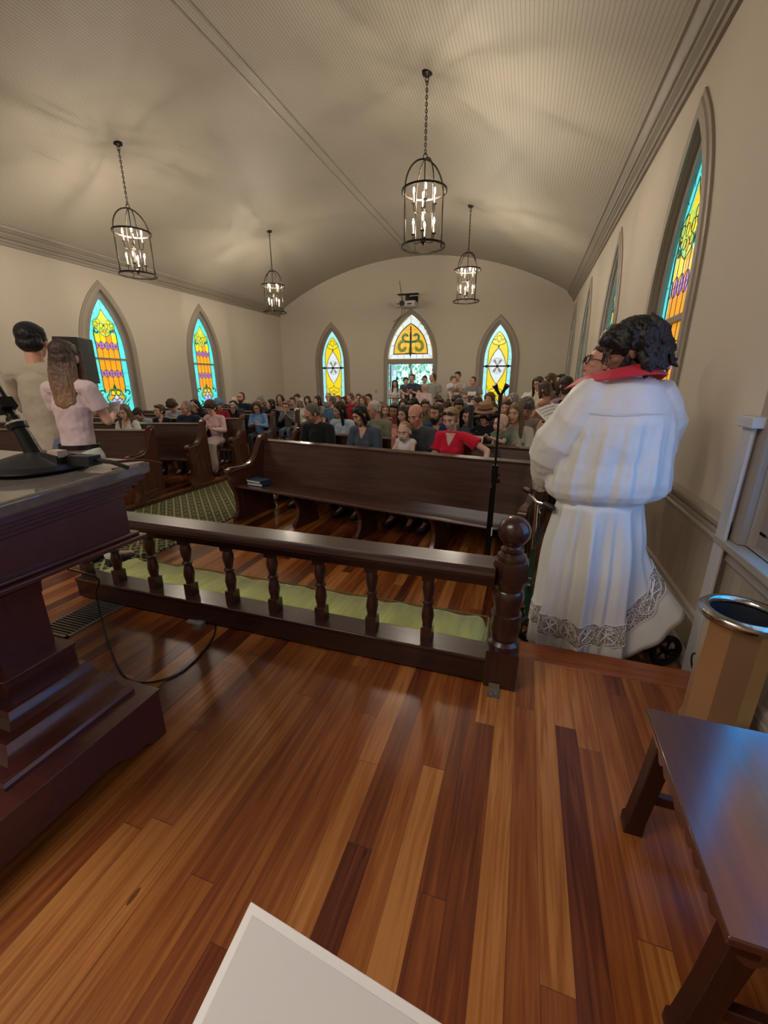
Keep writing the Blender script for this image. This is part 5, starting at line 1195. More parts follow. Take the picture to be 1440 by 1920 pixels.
# ---- right block, farther rows
far = [
 (7, 596, 745, 'f', ('long', 'dark'), (.3, .26, .24), (4, -18, 0), 'f', (), 'woman with long dark hair tilting her face up, left of the back left window'),
 (6, 622, 745, 'm', ('crew', 'pepper'), (.06, .13, .24), (2, -60, 0), 'r', (), 'man in a blue t-shirt turned away, under the back left window'),
 (8, 616, 739, 'm', ('crew', 'grey'), (.2, .2, .22), (6, 20, 0), 'f', (), 'grey haired man low in front of the back left window'),
 (8, 634, 744, 'f', ('short', 'blond'), (.4, .35, .3), (2, -5, 0), 'p', (), 'blond child near the back left window'),
 (8, 647, 746, 'f', ('bob', 'dark'), (.15, .1, .1), (4, -20, 0), 'f', (), 'dark haired woman left of the man in dark red'),
 (7, 660, 740, 'm', ('crew', 'brown'), (.26, .012, .02), (22, -16, 0), 'r', (), 'man in a dark red shirt looking down'),
 (9, 672, 741, 'm', ('short', 'brown'), (.1, .08, .07), (4, 30, 0), 'f', (), 'brown haired man turned right behind the man in dark red'),
 (7, 681, 745, 'f', ('long', 'auburn'), (.2, .18, .18), (2, 0, 0), 'f', (), 'woman with straight reddish hair right of the man in dark red'),
 (8, 692, 741, 'm', ('short', 'dark'), (.02, .02, .025), (8, 0, 0), 'f', (), 'man with dark glasses in black near the switch plate'),
 (5, 782, 750, 'm', ('short', 'black'), (.14, .13, .09), (40, -14, 0), 'm', (), 'man with black hair bowing deeply, above the bald man'),
 (5, 797, 753, 'm', ('short', 'brown'), (.12, .12, .08), (14, 30, 0), 'm', (), 'brown haired man in olive right of the deeply bowed man'),
 (7, 757, 752, 'f', ('bob', 'dark'), (.3, .3, .34), (12, 10, 0), 'f', (), 'dark haired woman in a patterned grey top below the standing girl'),
 (7, 823, 744, 'm', ('short', 'brown'), (.16, .12, .1), (20, 0, 0), 'f', (), 'brown haired boy below the man in the grey vest'),
 (6, 826, 750, 'f', ('short', 'black'), (.2, .12, .12), (14, 0, 0), 'm', (), 'child with a round black fringe above the bearded man'),
 (5, 842, 757, 'f', ('bun', 'brown'), (.25, .1, .1), (28, -20, 0), 'm', (), 'person with brown hair bowed, between the bearded man and the blond woman'),
 (6, 858, 745, 'f', ('curly', 'dark'), (.2, .2, .2), (20, 0, 0), 'm', (), 'dark curly haired person below the man holding a toddler'),
 (5, 862, 752, 'f', ('short', 'dark'), (.45, .45, .38), (30, 10, 0), 'm', (), 'person with dark hair in pale green behind the blond woman in red'),
 (4, 900, 748, 'm', ('crew', 'brown'), (.05, .07, .09), (24, -30, 0), 'r', (), 'man with short brown hair just above the brown hat'),
 (6, 915, 752, 'f', ('bob', 'blond'), (.3, .28, .24), (10, 0, 0), 'f', (), 'blond head right of the short haired man'),
 (7, 921, 738, 'f', ('long', 'auburn'), (.13, .02, .03), (12, -14, 0), 'r', (), 'woman with reddish hair in maroon in front of the back right window'),
 (4, 925, 758, 'f', ('bob', 'brown'), (.2, .18, .12), (40, 0, 0), 'm', (), 'person with brown hair bowed behind the phone stand pole'),
 (6, 947, 744, 'm', ('balding', 'pepper'), (.2, .2, .22), (10, -30, 0), 'r', (), 'balding man right of the phone stand pole'),
 (6, 964, 738, 'f', ('bob', 'grey'), (.5, .5, .5), (4, -40, 0), 'f', (), 'grey haired woman looking left, right of the back right window'),
 (5, 951, 755, 'f', ('bun', 'dark'), (.4, .14, .12), (4, -4, 0), 'f', (), 'dark haired woman in salmon pink above the bald baby'),
 (4, 991, 751, 'f', ('curly', 'pepper'), (.3, .26, .22), (30, 0, 0), 'm', (), 'person with greying hair bowed right behind the long haired blond woman'),
]
for (row, x, yt, sx, hr, tp, hd, sk, ex_, lab) in far:
    sit('R', row, x, yt, lab, sex=sx, hair=hr, top=tp, head=hd, skin=sk, extra=ex_, gaze='down' if hd[0] > 15 else 'open', lean=4 if hd[0] < 25 else 12, glasses='thin' if 'glasses' in lab else None)
# ---- standing at the back
def stand(x, ytop, Y, label, **k):
    p = at_y(x, ytop, Y); k.setdefault('vox', .0135); k.setdefault('group', 'people standing at the back'); lean = k.get('lean', 2)
    s = p.z/(1.735-.0035*max(0, k.get('head', (5, 0, 0))[0]))
    return person(label, (p.x, p.y, 0), k.pop('face', 0), 'stand', sc=s, **k), s
stand(742, 712, 13.6, 'girl with long dark hair and white top, arms folded, in the back doorway', sex='f', hair=('long', 'dark'), top=(.60, .58, .60), arms='cross', bottom=(.25, .28, .4), head=(0, 5, 0))
(nav, _, _), s_ = stand(774, 701, 13.3, 'man in a navy polo shirt holding a small boy in the back doorway', sex='m', hair=('short', 'brown'), top=(.05, .06, .10), arms='hug', head=(-4, -10, 0), bottom=(.1, .1, .12))
p_ = at_y(760, 701, 13.1)
person('small dark haired boy in navy carried by the man in the navy polo', (p_.x, p_.y, p_.z-.78), 30, 'sit', 'm', 1.25, 'f', ('short', 'black'), (.04, .06, .10), 'short', (.12, .12, .14), 4, (10, 0, 0), 'lap', baby=True, vox=.012, hs=.85)
stand(797, 706, 13.9, 'man with short dark hair at the back of the doorway, mostly hidden', sex='m', hair=('short', 'dark'), top=(.2, .1, .1), head=(10, 20, 0))
stand(814, 700, 13.0, 'man in a grey vest standing at the right side of the back door', sex='m', hair=('crew', 'brown'), top=(.28, .28, .27), arms='down', head=(0, -25, 0), face=-20, skin='r')
stand(796, 719, 11.6, 'white haired person in a pale pink shirt, arms folded, in front of the back doorway', sex='m', hair=('short', 'white'), top=(.56, .44, .46), arms='cross', sleeve='long', glasses='thin', head=(-8, -20, 0), bottom=(.25, .04, .05))
(fa, _, _), s_ = stand(860, 699, 13.2, 'tall dark haired man in a pale shirt holding a fair haired toddler', sex='m', hair=('short', 'black'), top=(.42, .38, .34), arms='hug', head=(12, -10, 0), skin='m', bottom=(.3, .26, .2))
p_ = at_y(848, 698, 13.05)
person('fair haired toddler in white carried by the tall man by the back wall', (p_.x, p_.y, p_.z-.76), 30, 'sit', 'f', 1.2, 'p', ('short', 'dirty'), (.52, .52, .55), 'long', (.40, .42, .38), 4, (10, 30, 0), 'hug', baby=True, vox=.012, hs=.85)
(gp, _, gw_), s_ = stand(889, 709, 12.6, 'man in a grey polo shirt reading a booklet beside the back right window', sex='m', hair=('crew', 'brown'), top=(.19, .18, .185), arms='hold', head=(14, -25, 0), skin='r', bottom=(.1, .1, .1))
sheet('white booklet held by the man in the grey polo', gp, gw_, .22, .17, 55, 'booklet')
# ---- standing along the right wall
(w1, _, ww), s_ = stand(1016, 711, 8.4, 'woman with long dark hair in a cream top reading sheets near the right wall', sex='f', hair=('long', 'dark'), top=(.60, .55, .45), sleeve='long', arms='read', face=-50, head=(16, 20, 0), bottom=(.4, .36, .28), group='people standing along the right wall', glasses='thin')
sheet('pale tablet sized sheet held by the woman in the cream top', w1, ww, .16, .22, 40)
stand(1004, 735, 9.4, 'small person in a white sun hat near the right wall', sex='f', hair=('short', 'grey'), top=(.4, .34, .34), extra=('whitehat',), face=-30, group='people standing along the right wall')
(w2, _, _), s_ = stand(1031, 721, 6.6, 'girl with brown hair up in a dusty pink sleeveless top, standing in the right aisle', sex='f', hair=('bob', 'brown'), top=(.46, .24, .20), sleeve='none', arms='read', face=-115, head=(14, 0, 0), bottom=(.12, .10, .07), group='people standing along the right wall')
stand(1042, 705, 7.6, 'woman with long dark brown hair and bangs between the cream top and the mauve shirt', sex='f', hair=('longfull', 'brown'), top=(.12, .07, .06), face=-80, head=(14, 0, 0), group='people standing along the right wall')
stand(1057, 703, 8.6, 'dark haired person at the very back of the group by the right wall', sex='m', hair=('short', 'black'), top=(.2, .2, .2), face=-40, head=(6, 0, 0), group='people standing along the right wall')
(w3, _, _), s_ = stand(1068, 707, 5.9, 'person with a dark bob in a mauve t-shirt with a backpack, seen from behind', sex='f', hair=('bob', 'dark'), top=(.34, .21, .26), face=-140, head=(4, 0, 0), bottom=(.03, .04, .06), group='people standing along the right wall', vox=.0105)
# backpack
t = thing('backpack', 'black backpack on the person in the mauve t-shirt', 'backpack', w3.location+V((.10, -.17, 1.16)), R(-140+180))
m = MB(); m.ell((0, 0, 0), (.15, .085, .21)); m.ell((0, -.07, -.07), (.11, .05, .10)); mobj('bag', remesh(m, 'bag', cloth((.02, .03, .04)), .012, 2), t)
MB().tube([(-.10, .05, .19), (-.12, .14, .22), (-.12, .20, .10)], .014, 6).tube([(.10, .05, .19), (.12, .14, .22), (.12, .20, .10)], .014, 6).tube([(-.03, 0, .2), (0, 0, .25), (.03, 0, .2)], .008, 6).build('straps', cloth((.02, .03, .04)), t)
MB().ell((.06, -.115, -.08), (.035, .02, .03)).build('pocket', mat('pale_mesh', (.5, .5, .5), .7), t)

# ================================================================== NEAR FIGURES
def ombre():
    m = mat('hair_ombre', (.1, .06, .03), .45, bump=.9, bscale=16, stretch=(5, 5, .5), bdist=.012)
    nt = m.node_tree; N = nt.nodes; L = nt.links; b = N['Principled BSDF']
    tc = N.new('ShaderNodeTexCoord'); sp = N.new('ShaderNodeSeparateXYZ'); L.new(tc.outputs['Object'], sp.inputs[0])
    n = N.new('ShaderNodeTexNoise'); n.inputs['Scale'].default_value = 9; mp = N.new('ShaderNodeMapping'); mp.inputs['Scale'].default_value = (5, 5, .4); L.new(tc.outputs['Object'], mp.inputs[0]); L.new(mp.outputs[0], n.inputs['Vector'])
    z = math_node(nt, 'ADD', sp.outputs['Z'], math_node(nt, 'MULTIPLY', math_node(nt, 'SUBTRACT', n.outputs['Fac'], .5), .35))
    r = N.new('ShaderNodeMapRange'); r.inputs['From Min'].default_value = 1.22; r.inputs['From Max'].default_value = 1.62; L.new(z, r.inputs['Value'])
    cr = N.new('ShaderNodeValToRGB'); cr.color_ramp.elements[0].color = (.36, .20, .10, 1); cr.color_ramp.elements[1].color = (.055, .030, .020, 1); L.new(r.outputs[0], cr.inputs[0]); L.new(cr.outputs[0], b.inputs['Base Color'])
    return m
HAIRC['ombre'] = (.1, .06, .03); MC['hair_ombre'] = ombre()
PINK = cloth((.56, .44, .44)); MINT = (.44, .50, .44); SAND = cloth((.36, .31, .235))
girl, gHT, gw = person('woman with long brown hair in a pale pink t-shirt and mint trousers, from behind', (-3.17, 2.25, .18), 190, 'stand', 'f', .985, 'f', ('longfull', 'ombre'), PINK, 'short', MINT, 2, (10, 22, 0), 'hold', vox=.0065)
b_ = MB().tube([(math.cos(a)*.137, math.sin(a)*.108, .985) for a in [2*PI*q/28 for q in range(28)]], .016, 6, closed=True, flat=.35, up=(0, 0, 1))
b_ = MB().rings([[(math.cos(a)*r_, math.sin(a)*r_*.80, z) for a in [2*PI*q/32 for q in range(32)]] for z, r_ in ((.955, .142), (.957, .147), (.990, .147), (.992, .140))], False); b_.build('belt', mat('black_leather', (.012, .011, .011), .35), girl)
man, mHT, mw = person('man in a sand coloured sweater and black cap standing at the left edge', (-3.47, 2.26, .18), 196, 'stand', 'm', 1.055, 'm', ('short', 'black'), SAND, 'long', (.10, .12, .18), 2, (4, 22, 0), 'read', vox=.008, extra=('beanie',))
# loudspeaker on a stand
t = thing('speaker_stand', 'black tripod stand carrying the loudspeaker by the left front pew', 'stand', (-4.20, 3.10, .014))
MB().tube([(0, 0, .35), (0, 0, 1.58)], .018, 10).tube([(0, 0, .30), (0, 0, .9)], .024, 10).build('pole', BLKM, t)
for k_ in range(3):
    a = R(30+120*k_); MB().tube([(0, 0, .62), (.34*math.cos(a), .34*math.sin(a), .01)], .012, 6).build('leg', BLKM, t)
t = thing('loudspeaker', 'black loudspeaker cabinet with a small pale label, seen from behind', 'speaker', (-4.20, 3.10, 1.585), R(40), scale=.80)
m = MB().rings([[(x, y, z) for x, y in ((-.12, -.16), (.12, -.16), (.20, .12), (.20, .19), (-.20, .19), (-.20, .12))] for z in (0, .52)]); m.build('cabinet', BLACK, t, bevel=.008)
MB().bb(-.085, -.035, -.163, -.160, .36, .42).build('label', mat('pale_label', (.45, .43, .38), .7), t)
MB().bb(-.06, .06, -.164, -.160, .12, .22).build('connector_panel', BLKM, t)
# ---------------- phone / microphone stand in front of the first pew
t = thing('phone_stand', 'tall black stand with a phone on its side arm by the front pew', 'stand', (-.185, 3.31, 0))
m = MB().tube([(0, 0, .10), (0, 0, .92)], .016, 10).tube([(-.0, 0, .05), (.0, 0, .10)], .022, 10).tube([(-.028, -.01, .04), (-.018, -.01, .80)], .008, 6); m.build('lower_pole', BLKM, t)
MB().tube([(0, 0, .90), (-.004, 0, 1.52)], .009, 8).build('upper_pole', BLKM, t)
MB().tube([(0, 0, .84), (0, 0, .98)], .024, 10).ell((.03, -.01, .86), (.014, .012, .018)).ell((.028, -.012, .91), (.012, .012, .012)).build('clutch', BLKM, t)
for a in (20, 140, 260): MB().tube([(0, 0, .17), (.13*math.cos(R(a)), .13*math.sin(R(a)), .008)], .009, 6).build('leg', BLKM, t)
m = MB().tube([(0, 0, 1.36), (-.05, -.01, 1.355), (-.10, -.01, 1.352), (-.19, -.01, 1.345)], [.016, .020, .014, .012], 8).ell((-.075, -.02, 1.345), (.03, .02, .028)).ell((-.12, -.02, 1.352), (.02, .018, .02)); m.build('side_arm', BLKM, t)
m = MB().bb(-.225, -.195, -.05, .03, 1.265, 1.44); ph = m.build('phone', BLACK, t, bevel=.006); MB().bb(-.24, -.19, -.055, .035, 1.435, 1.447).build('clamp', CHROME, t)
m = MB().tube([(-.004, 0, 1.50), (-.03, -.01, 1.54), (-.05, -.02, 1.58)], [.010, .012, .022], 8).tube([(-.004, 0, 1.50), (.02, -.01, 1.545), (.04, -.02, 1.58)], [.010, .012, .022], 8).tube([(-.004, 0, 1.44), (-.004, 0, 1.52)], .016, 8); m.build('mic_clip', BLACK, t)
MB().bb(.010, .018, -.02, .0, .40, .47).build('pole_label', PAPER, t)

# ---------------- the robed man
def lace_mat():
    m = mat('lace', (.3, .28, .26), .9); nt = m.node_tree; N = nt.nodes; L = nt.links; b = N['Principled BSDF']
    tc = N.new('ShaderNodeTexCoord'); v = N.new('ShaderNodeTexVoronoi'); v.feature = 'DISTANCE_TO_EDGE'; v.inputs['Scale'].default_value = 75; L.new(tc.outputs['Object'], v.inputs['Vector'])
    mx = N.new('ShaderNodeMixRGB'); mx.inputs['Color1'].default_value = (.20, .175, .155, 1); mx.inputs['Color2'].default_value = (.62, .60, .58, 1)
    L.new(math_node(nt, 'LESS_THAN', v.outputs['Distance'], .10), mx.inputs[0]); L.new(mx.outputs[0], b.inputs['Base Color']); return m
ROBE = mat('white_robe', (.76, .77, .74), .45, bump=.25, bscale=5, bdist=.02, sheen=.3)
LACE = lace_mat(); THREAD = mat('white_thread', (.82, .81, .78), .8); STOLE = mat('red_stole', (.60, .015, .04), .55, bump=.3, bscale=40, sheen=.3)
GOLD = mat('gold_thread', (.75, .50, .20), .5)
pr_ = thing('person', 'man with wavy black hair in a long white lace edged robe with red collar', 'person', (.435, 2.47, 0), R(18.4))
hk = 1.06
Hr = rotm(16, -112, 4); HT = Matrix.Translation((.035, .02, 1.745)) @ Hr.to_4x4()
m = MB(); head_shape(m, HT, hk); hb = HT @ V((0, .02, -.05))
m.tube([(.06, .02, 1.50), (.065, .015, 1.60), hb], [.085, .060, .056], 14, rnd=True)
m.tube([(0, 0, .95), (.01, 0, 1.1), (.03, 0, 1.3), (.05, 0, 1.45), (.06, .01, 1.54)], [.15, .14, .15, .14, .07], 16, flat=.72, up=(0, 1, 0), rnd=True)
m.tube([(-.14, .01, 1.50), (.05, 0, 1.53), (.24, .01, 1.50)], [.055, .07, .055], 12, rnd=True)
lw, rw = V((-.20, .40, 1.30)), V((-.02, .42, 1.28))
m.tube([(-.14, .01, 1.50), (-.21, .04, 1.36), (-.25, .10, 1.24)], [.052, .046, .040], 10, rnd=True); m.tube([(-.25, .10, 1.24), (-.23, .25, 1.27), lw], [.040, .036, .027], 10, rnd=True)
m.tube([(.24, .01, 1.50), (.28, .08, 1.36), (.27, .16, 1.24)], [.052, .046, .040], 10, rnd=True); m.tube([(.27, .16, 1.24), (.12, .30, 1.26), rw], [.040, .036, .027], 10, rnd=True)
hand(m, lw, V((-.1, .9, .3)), V((.7, .2, -.4)), V((.3, -.1, .9)), .8); hand(m, rw, V((-.8, .6, .2)), V((-.3, -.5, -.6)), V((-.2, 0, .9)), .8)
m.tube([(-.09, 0, .93), (-.10, .02, .5), (-.10, .04, .09)], [.09, .065, .04], 12, rnd=True); m.tube([(-.10, .04, .09), (-.12, .16, .04)], [.038, .03], 8, rnd=True)
m.tube([(.09, 0, .93), (.10, .14, .55)], [.09, .062], 12, rnd=True); m.tube([(.10, .14, .53), (.20, -.05, .44), (.30, -.17, .36)], [.058, .052, .036], 12, rnd=True); m.tube([(.30, -.17, .36), (.34, -.16, .28)], [.036, .03], 8, rnd=True)
SKINS['pr'] = (.30, .15, .095)
mobj('body', remesh(m, 'robed_body', skinmat('pr'), .0075, 2), pr_)
# robe: upper blouse
def superring(z, cx, cy, rx, ry, amp=0, k=13, ph=0, n=120):
    out = []
    for q in range(n):
        a = 2*PI*q/n; rp = 1+amp*(math.sin(k*a+ph)+.5*math.sin(2.3*k*a+1.7*ph))
        out.append((cx+math.cos(a)*rx*rp, cy+math.sin(a)*ry*rp, z))
    return out
m = MB()
m.rings([superring(*a) for a in ((1.625, .065, .01, .075, .075), (1.61, .06, .01, .115, .095), (1.58, .05, .01, .175, .12), (1.545, .045, .01, .225, .135), (1.49, .045, .01, .262, .15), (1.44, .045, .01, .28, .16, .004, 15), (1.40, .045, .01, .29, .175, .022, 15, .4), (1.30, .04, .01, .300, .185, .032, 15, .5), (1.20, .035, .01, .308, .19, .038, 15, .6), (1.10, .03, .01, .318, .20, .042, 15, .7), (1.04, .03, .01, .322, .20, .042, 15, .8), (1.005, .025, .01, .300, .185, .03, 15, .8), (.985, .01, .01, .26, .16, .03, 15, .8), (.97, .0, .0, .23, .145))])
m.tube([(-.13, .01, 1.515), (-.20, .02, 1.40), (-.245, .05, 1.29), (-.262, .09, 1.20), (-.262, .14, 1.09), (-.262, .17, 1.02)], [.105, .118, .128, .125, .085, .045], 18, rnd=True)
m.tube([(-.24, .10, 1.26), (-.20, .25, 1.27), (-.18, .34, 1.28)], [.11, .095, .085], 16)
m.tube([(.22, .01, 1.515), (.285, .03, 1.40), (.30, .09, 1.28), (.26, .16, 1.18)], [.10, .11, .115, .10], 18, rnd=True)
m.tube([(.27, .14, 1.24), (.12, .28, 1.25), (.06, .34, 1.26)], [.10, .09, .085], 16)
mobj('robe_blouse', remesh(m, 'robe_blouse', ROBE, .0062, 2, [(.16, .022), (.05, .006)]), pr_)
def fl(a):   # flare of the skirt over the bent leg (towards the right and the camera)
    d_ = (a+R(22)+PI) % (2*PI) - PI; return math.exp(-(d_/R(33))**2)
def skirt_pt(a, t, off=0):
    f = fl(a); z = .98 + (.045+.34*f**1.3-.98)*t
    rx = .228+.022*min(1, t*3)+.022*t; ry = .15+.045*min(1, t*2.5)+.045*t
    fold = (math.sin(9*a+.6)+.55*math.sin(16*a+2)+.3*math.sin(31*a))*.023*min(1, t*4)*(1-.4*f)
    ex_ = .255*f*max(0, t-.38)**1.3/.537
    return V((math.cos(a)*(rx+fold+ex_+off)-.0-.01*t, math.sin(a)*(ry+fold+ex_*.75+off), z))
m = MB(); n = 220
m.rings([[skirt_pt(2*PI*q/n, t) for q in range(n)] for t in [i/26 for i in range(27)]], False)
sk_ = m.build('robe_skirt', ROBE, pr_, 180); md = sk_.modifiers.new('s', 'SOLIDIFY'); md.thickness = .003
def skirt_z(a, dz, off=0):   # point on the skirt dz above its hem
    f = fl(a); z0 = .045+.34*f**1.3; return skirt_pt(a, 1-dz/(.98-z0), off)
m = MB()
m.rings([[skirt_z(2*PI*q/n, dz, .0035) for q in range(n)] for dz in (.155, .18, .205, .23, .255, .28)], False)
m.build('lace_band', LACE, pr_, 180)
m = MB()
def on(ac, dc, u, v_): return skirt_z(ac+u/.30, dc+v_, .006)
for e_ in (.153, .282): m.tube([skirt_z(2*PI*q/n, e_, .006) for q in range(n)], .0022, 4, closed=True)
for i in range(17):
    ac = R(-190+21.5*i); dc = .2175
    m.tube([on(ac, dc, .050*math.cos(2*PI*q/20), .055*math.sin(2*PI*q/20)) for q in range(20)], .0022, 4, closed=True)
    m.tube([on(ac, dc, .043*math.cos(2*PI*q/20), .048*math.sin(2*PI*q/20)) for q in range(20)], .0012, 4, closed=True)
    m.tube([on(ac, dc, -.030, -.028), on(ac, dc, 0, -.002), on(ac, dc, .030, .026)], .0036, 4); m.tube([on(ac, dc, .030, -.028), on(ac, dc, 0, -.002), on(ac, dc, -.030, .026)], .0036, 4)
    m.tube([on(ac, dc, 0, -.042), on(ac, dc, 0, 0), on(ac, dc, 0, .038), on(ac, dc, .016, .040), on(ac, dc, .022, .026), on(ac, dc, .014, .012), on(ac, dc, 0, .010)], .0036, 4)
m.build('lace_embroidery', THREAD, pr_)
# cuff lace
m = MB().tube([(-.262, .165, 1.06), (-.262, .175, 1.0)], [.066, .05], 16, cap=False); m.build('cuff_lace', LACE, pr_)
# red collar band across the shoulders
pth = smooth_pts([(-.20, .125, 1.575), (-.155, .03, 1.605), (-.08, -.065, 1.625), (.01, -.108, 1.640), (.09, -.112, 1.650), (.165, -.075, 1.650), (.205, .0, 1.635), (.205, .08, 1.60)], 5)
m = MB(); rs = []
ctr = V((.06, .02, 1.62))
for p in pth:
    o_ = (p-ctr); o_.z = 0; o_.normalize(); up_ = p - o_*.042 + V((0, 0, .034)); lo = p + o_*.018 - V((0, 0, .016))
    rs.append([lo, up_, up_+V((0, 0, .006)) , lo+o_*.004+V((0, 0, .005))])
m.rings(rs); m.build('red_collar', STOLE, pr_, 60)
q = pth[24]; o_ = (q-ctr); o_.z = 0; o_.normalize(); c_ = q-o_*.016+V((0, 0, .018))
MB().tube([c_+V((0, -.008, -.014)), c_+V((0, .0, .016))], .0025, 4).tube([c_+V((-.010, -.004, .003)), c_+V((.010, -.004, .003))], .0025, 4).build('gold_cross', GOLD, pr_)
m = MB().rings([[(.062+math.cos(a)*r_, .012+math.sin(a)*r_, z+.012*math.sin(a*1)) for a in [2*PI*k_/28 for k_ in range(28)]] for z, r_ in ((1.615, .083), (1.675, .070), (1.678, .066), (1.62, .078))], False); m.build('shirt_collar', THREAD, pr_)
# hair: full waves
m = MB(); m.T = HT @ Matrix.Scale(hk, 4)
m.ell((0, .030, .052), (.104, .122, .098), None, 24, 16); m.ell((0, .070, -.015), (.098, .078, .088), None, 20, 12); m.ell((0, -.045, .098), (.080, .055, .042)); m.ell((.03, -.085, .080), (.045, .034, .034))
for s_ in (-1, 1): m.ell((s_*.080, .030, .050), (.026, .055, .050)); m.tube([(s_*.084, -.050, .060), (s_*.090, -.035, .035)], .015, 8, rnd=True)
rr = random.Random(11)
for i in range(90):
    a = rr.uniform(-.25*PI, 1.25*PI); z0_ = rr.uniform(-.02, .13)
    r1 = .104 if z0_ < .08 else .085
    p0 = V((math.cos(a)*r1, .035+math.sin(a)*(r1+.012), z0_)); p1 = V((math.cos(a+.12)*(.112), .040+math.sin(a+.12)*.122, z0_-.045)); p2 = V((math.cos(a+.02)*.108, .045+math.sin(a+.02)*.118, z0_-.095)); p3 = p2+V((math.cos(a)*.020, math.sin(a)*.022, -.020))
    if p0.y < -.02 or (abs(p1.x) > .08 and p1.y < .035 and p2.z < .02): continue
    m.tube([p0, p1, p2, p3], [.010, .014, .011, .004], 6, rnd=True)
mobj('hair', remesh(m, 'wavy_hair', hairmat('black'), .0065, 1, [(.018, .012)]), pr_)
m = MB(); m.T = HT @ Matrix.Scale(hk, 4)
m.ell((0, -.048, -.080), (.060, .056, .044), None, 16, 10); m.ell((0, -.066, -.110), (.044, .038, .030))
for s_ in (-1, 1): m.tube([(s_*.070, .0, .01), (s_*.069, -.014, -.03), (s_*.060, -.035, -.06), (s_*.045, -.055, -.080)], [.012, .018, .022, .022], 8, rnd=True)
mobj('beard', remesh(m, 'trimmed_beard', hairmat('black'), .007, 1, [(.02, .006)]), pr_)
face_parts(HT, hk, pr_, 'down', 'black', 'thin', True, pr_)
# song sheet held out to his left
t = thing('song_sheet', 'printed song sheet held by the robed man, with a second leaf behind', 'paper', at_y(1040, 785, 2.78))
def quad(c0, c1, c2, c3, n=8, sag=.012):
    m = MB(); rs = []
    for i in range(n+1):
        u = i/n; a = c0.lerp(c1, u); b = c3.lerp(c2, u); w_ = V((0, .3, 1))*sag*math.sin(PI*u)
        rs.append([a+w_, b+w_, b+w_+V((0, .002, .001)), a+w_+V((0, .002, .001))])
    m.rings(rs); return m
base = at_y(1040, 785, 2.78)
c0, c1, c2, c3 = [at_y(x, y, Y)-base for x, y, Y in ((1003, 769, 2.84), (1050, 757, 2.92), (1090, 800, 2.74), (1046, 813, 2.66))]
quad(c0, c1, c2, c3).build('leaf', PAPER, t)
d0, d1 = at_y(1033, 753, 2.97)-base, at_y(1062, 778, 2.93)-base
quad(d0, d1, c2+V((0, .03, .0)), c3+V((0, .03, 0)), sag=.004).build('second_leaf', PAPER, t)
m = MB()
for j in range(8):
    v_ = .10+.8*j/7; a = c0.lerp(c3, v_); b = c1.lerp(c2, v_); nrm = (c1-c0).cross(c3-c0).normalized(); nrm = -nrm if nrm.y > 0 else nrm
    m.tube([a.lerp(b, u)+V((0, .3, 1))*.012*math.sin(PI*u)+nrm*.0022 for u in (.08, .3, .5, .7, .92 if j % 3 else .7)], .0011, 4)
m.build('printed_lines', INK, t)
# booklet of the woman in pink
gM = Matrix.Translation(girl.location) @ Matrix.Rotation(girl.rotation_euler.z, 4, 'Z') @ Matrix.Scale(girl.scale[0], 4)
gc = gM @ ((gw[1]+gw[-1])/2+V((0, -.06, .05)))
t = thing('song_booklet', 'open song booklet with a grey cover in the hands of the woman in pink', 'booklet', gc)
b0, b1, b2, b3 = [at_y(x, y, Y)-gc for x, y, Y in ((182, 762, gc.y-.02), (226, 752, gc.y+.05), (223, 776, gc.y-.01), (190, 792, gc.y-.09))]
quad(b0, b1, b2, b3, sag=.006).build('page', PAPER, t)
m = MB()
for j in range(8):
    v_ = .12+.76*j/7; a = b0.lerp(b3, v_); b = b1.lerp(b2, v_); nrm = (b1-b0).cross(b3-b0).normalized(); nrm = -nrm if nrm.y > 0 else nrm
    m.tube([a.lerp(b, u)+V((0, .3, 1))*.006*math.sin(PI*u)+nrm*.002 for u in (.08, .5, .92 if j % 3 else .7)], .0008, 4)
m.build('printed_lines', INK, t)
e0, e1, e2, e3 = [at_y(x, y, Y)-gc for x, y, Y in ((224, 772, gc.y-.01), (247, 741, gc.y+.12), (241, 752, gc.y+.06), (210, 788, gc.y-.06))]
quad(e0, e1, e2, e3, sag=.002).build('cover', mat('grey_card', (.22, .22, .24), .6), t)
# seams on the back of the robe
ys = [superring(1.455, .045, .01, .284, .166)[q] for q in range(120)]
seam = [V(ys[q])+(V(ys[q])-V((.045, .01, 1.455))).normalized()*.003 for q in range(66, 114)]
MB().tube(seam, .0028, 5).build('yoke_seam', THREAD, pr_)
# ---------------- man with glasses behind the robed man
p_ = at_y(1120, 676, 3.42)
person('man with dark glasses and flushed face singing, beyond the robed man', (p_.x+.02, p_.y, 0), -72, 'stand', 'm', p_.z/1.635, 'r', ('short', 'brown'), (.06, .055, .04), 'long', (.05, .06, .08), 0, (-14, -8, 0), 'down', glasses='thick', vox=.0075)
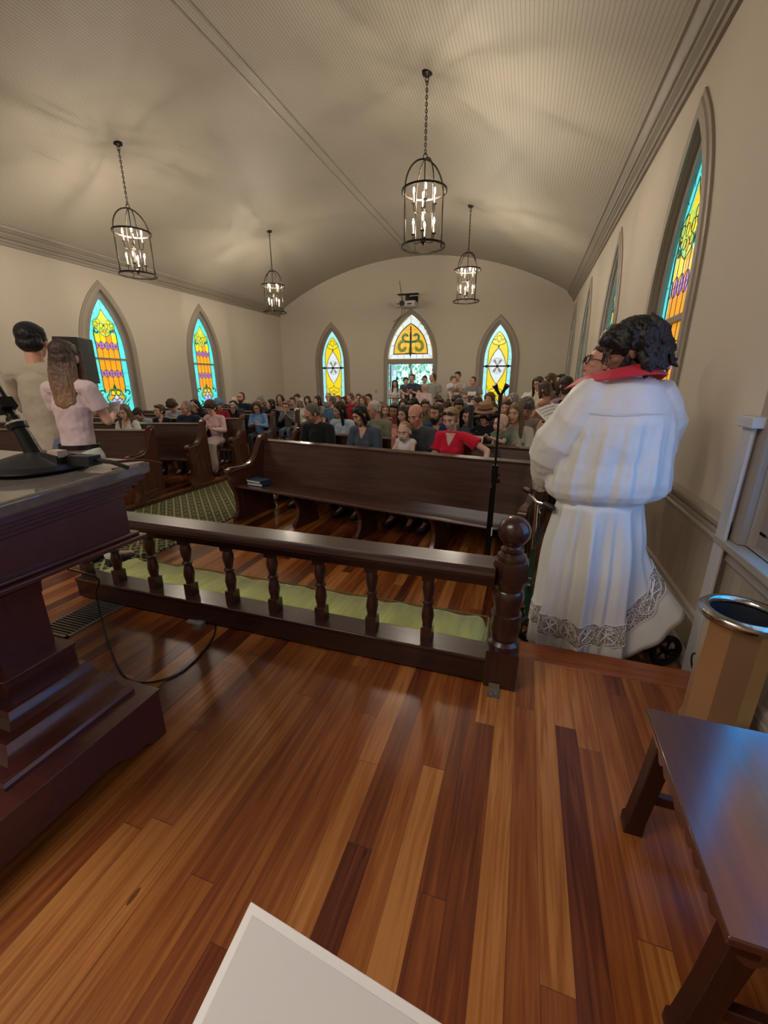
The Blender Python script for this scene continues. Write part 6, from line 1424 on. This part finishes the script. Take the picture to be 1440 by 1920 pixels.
# ---------------- knee scooter
t = thing('knee_scooter', 'dark green knee scooter with black wheels beneath the white robe', 'scooter', (.435, 2.47, 0), R(18.4))
MB().tube([(-.24, .22, .22), (-.10, .10, .24), (.20, -.02, .24), (.33, -.06, .22)], .020, 8).tube([(-.10, .10, .24), (-.06, .10, .34), (.15, .0, .34), (.20, -.02, .24)], .014, 8).build('frame', GREENP, t)
m = MB().box((.13, .0, .375), (.40, .16, .05), (0, 0, -.25)); m.build('knee_pad', BLACK, t, bevel=.02)
m = MB().tube([(-.245, .22, .12), (-.25, .22, .60)], .016, 8); m.tube([(-.25, .22, .20), (-.25, .22, .36)], .026, 10); m.build('steering_head', GREENP, t)
MB().tube([(-.25, .22, .55), (-.262, .22, .90)], .011, 8).tube([(-.262, .02, .93), (-.262, .22, .90), (-.262, .42, .93)], .011, 8).build('handlebar', CHROME, t)
for y in (.04, .40): MB().tube([(-.262, y-.05, .935), (-.262, y+.05, .925)], .018, 10, rnd=True).build('grip', BLACK, t)
MB().tube([(-.262, .10, .92), (-.30, .08, .90), (-.31, .02, .89)], .005, 6).build('brake_lever', CHROME, t)
MB().tube(smooth_pts([(-.27, .10, .91), (-.31, .06, .75), (-.285, .12, .62), (-.33, .10, .50), (-.27, .18, .36)]), .004, 6).tube(smooth_pts([(-.27, .12, .90), (-.285, .10, .7), (-.30, .14, .5), (-.26, .2, .3)]), .004, 6).build('brake_cable', BLACK, t)
MB().tube([(-.25, .20, .40), (-.30, .16, .43), (-.36, .12, .47), (-.40, .10, .50)], .006, 6).tube([(-.29, .16, .38), (-.25, .2, .36)], .012, 6).build('quick_release', CHROME, t)
for x, y in ((-.25, .10), (-.25, .34), (.455, -.13), (.455, .03)):
    wt = MB(); wt.T = Matrix.Translation((x, y, .10)) @ Euler((PI/2, 0, R(6))).to_matrix().to_4x4()
    wt.torus((0, 0, 0), .082, .018, None, 30, 8); w_ = wt.build('wheel', RUBBER, t)
    sp_ = MB(); sp_.T = wt.T
    for k_ in range(5): sp_.tube([(0, 0, 0), (.068*math.cos(2*PI*k_/5), .068*math.sin(2*PI*k_/5), 0)], .007, 5)
    sp_.lathe([(0, -.022), (.020, -.022), (.020, .022), (0, .022)], 12); sp_.build('hub', BLKM, w_)
MB().tube([(-.25, .06, .10), (-.25, .38, .10)], .010, 6).tube([(.455, -.17, .10), (.455, .07, .10)], .010, 6).tube([(.455, -.04, .1), (.33, -.05, .23)], .012, 6).build('axle', BLKM, t)
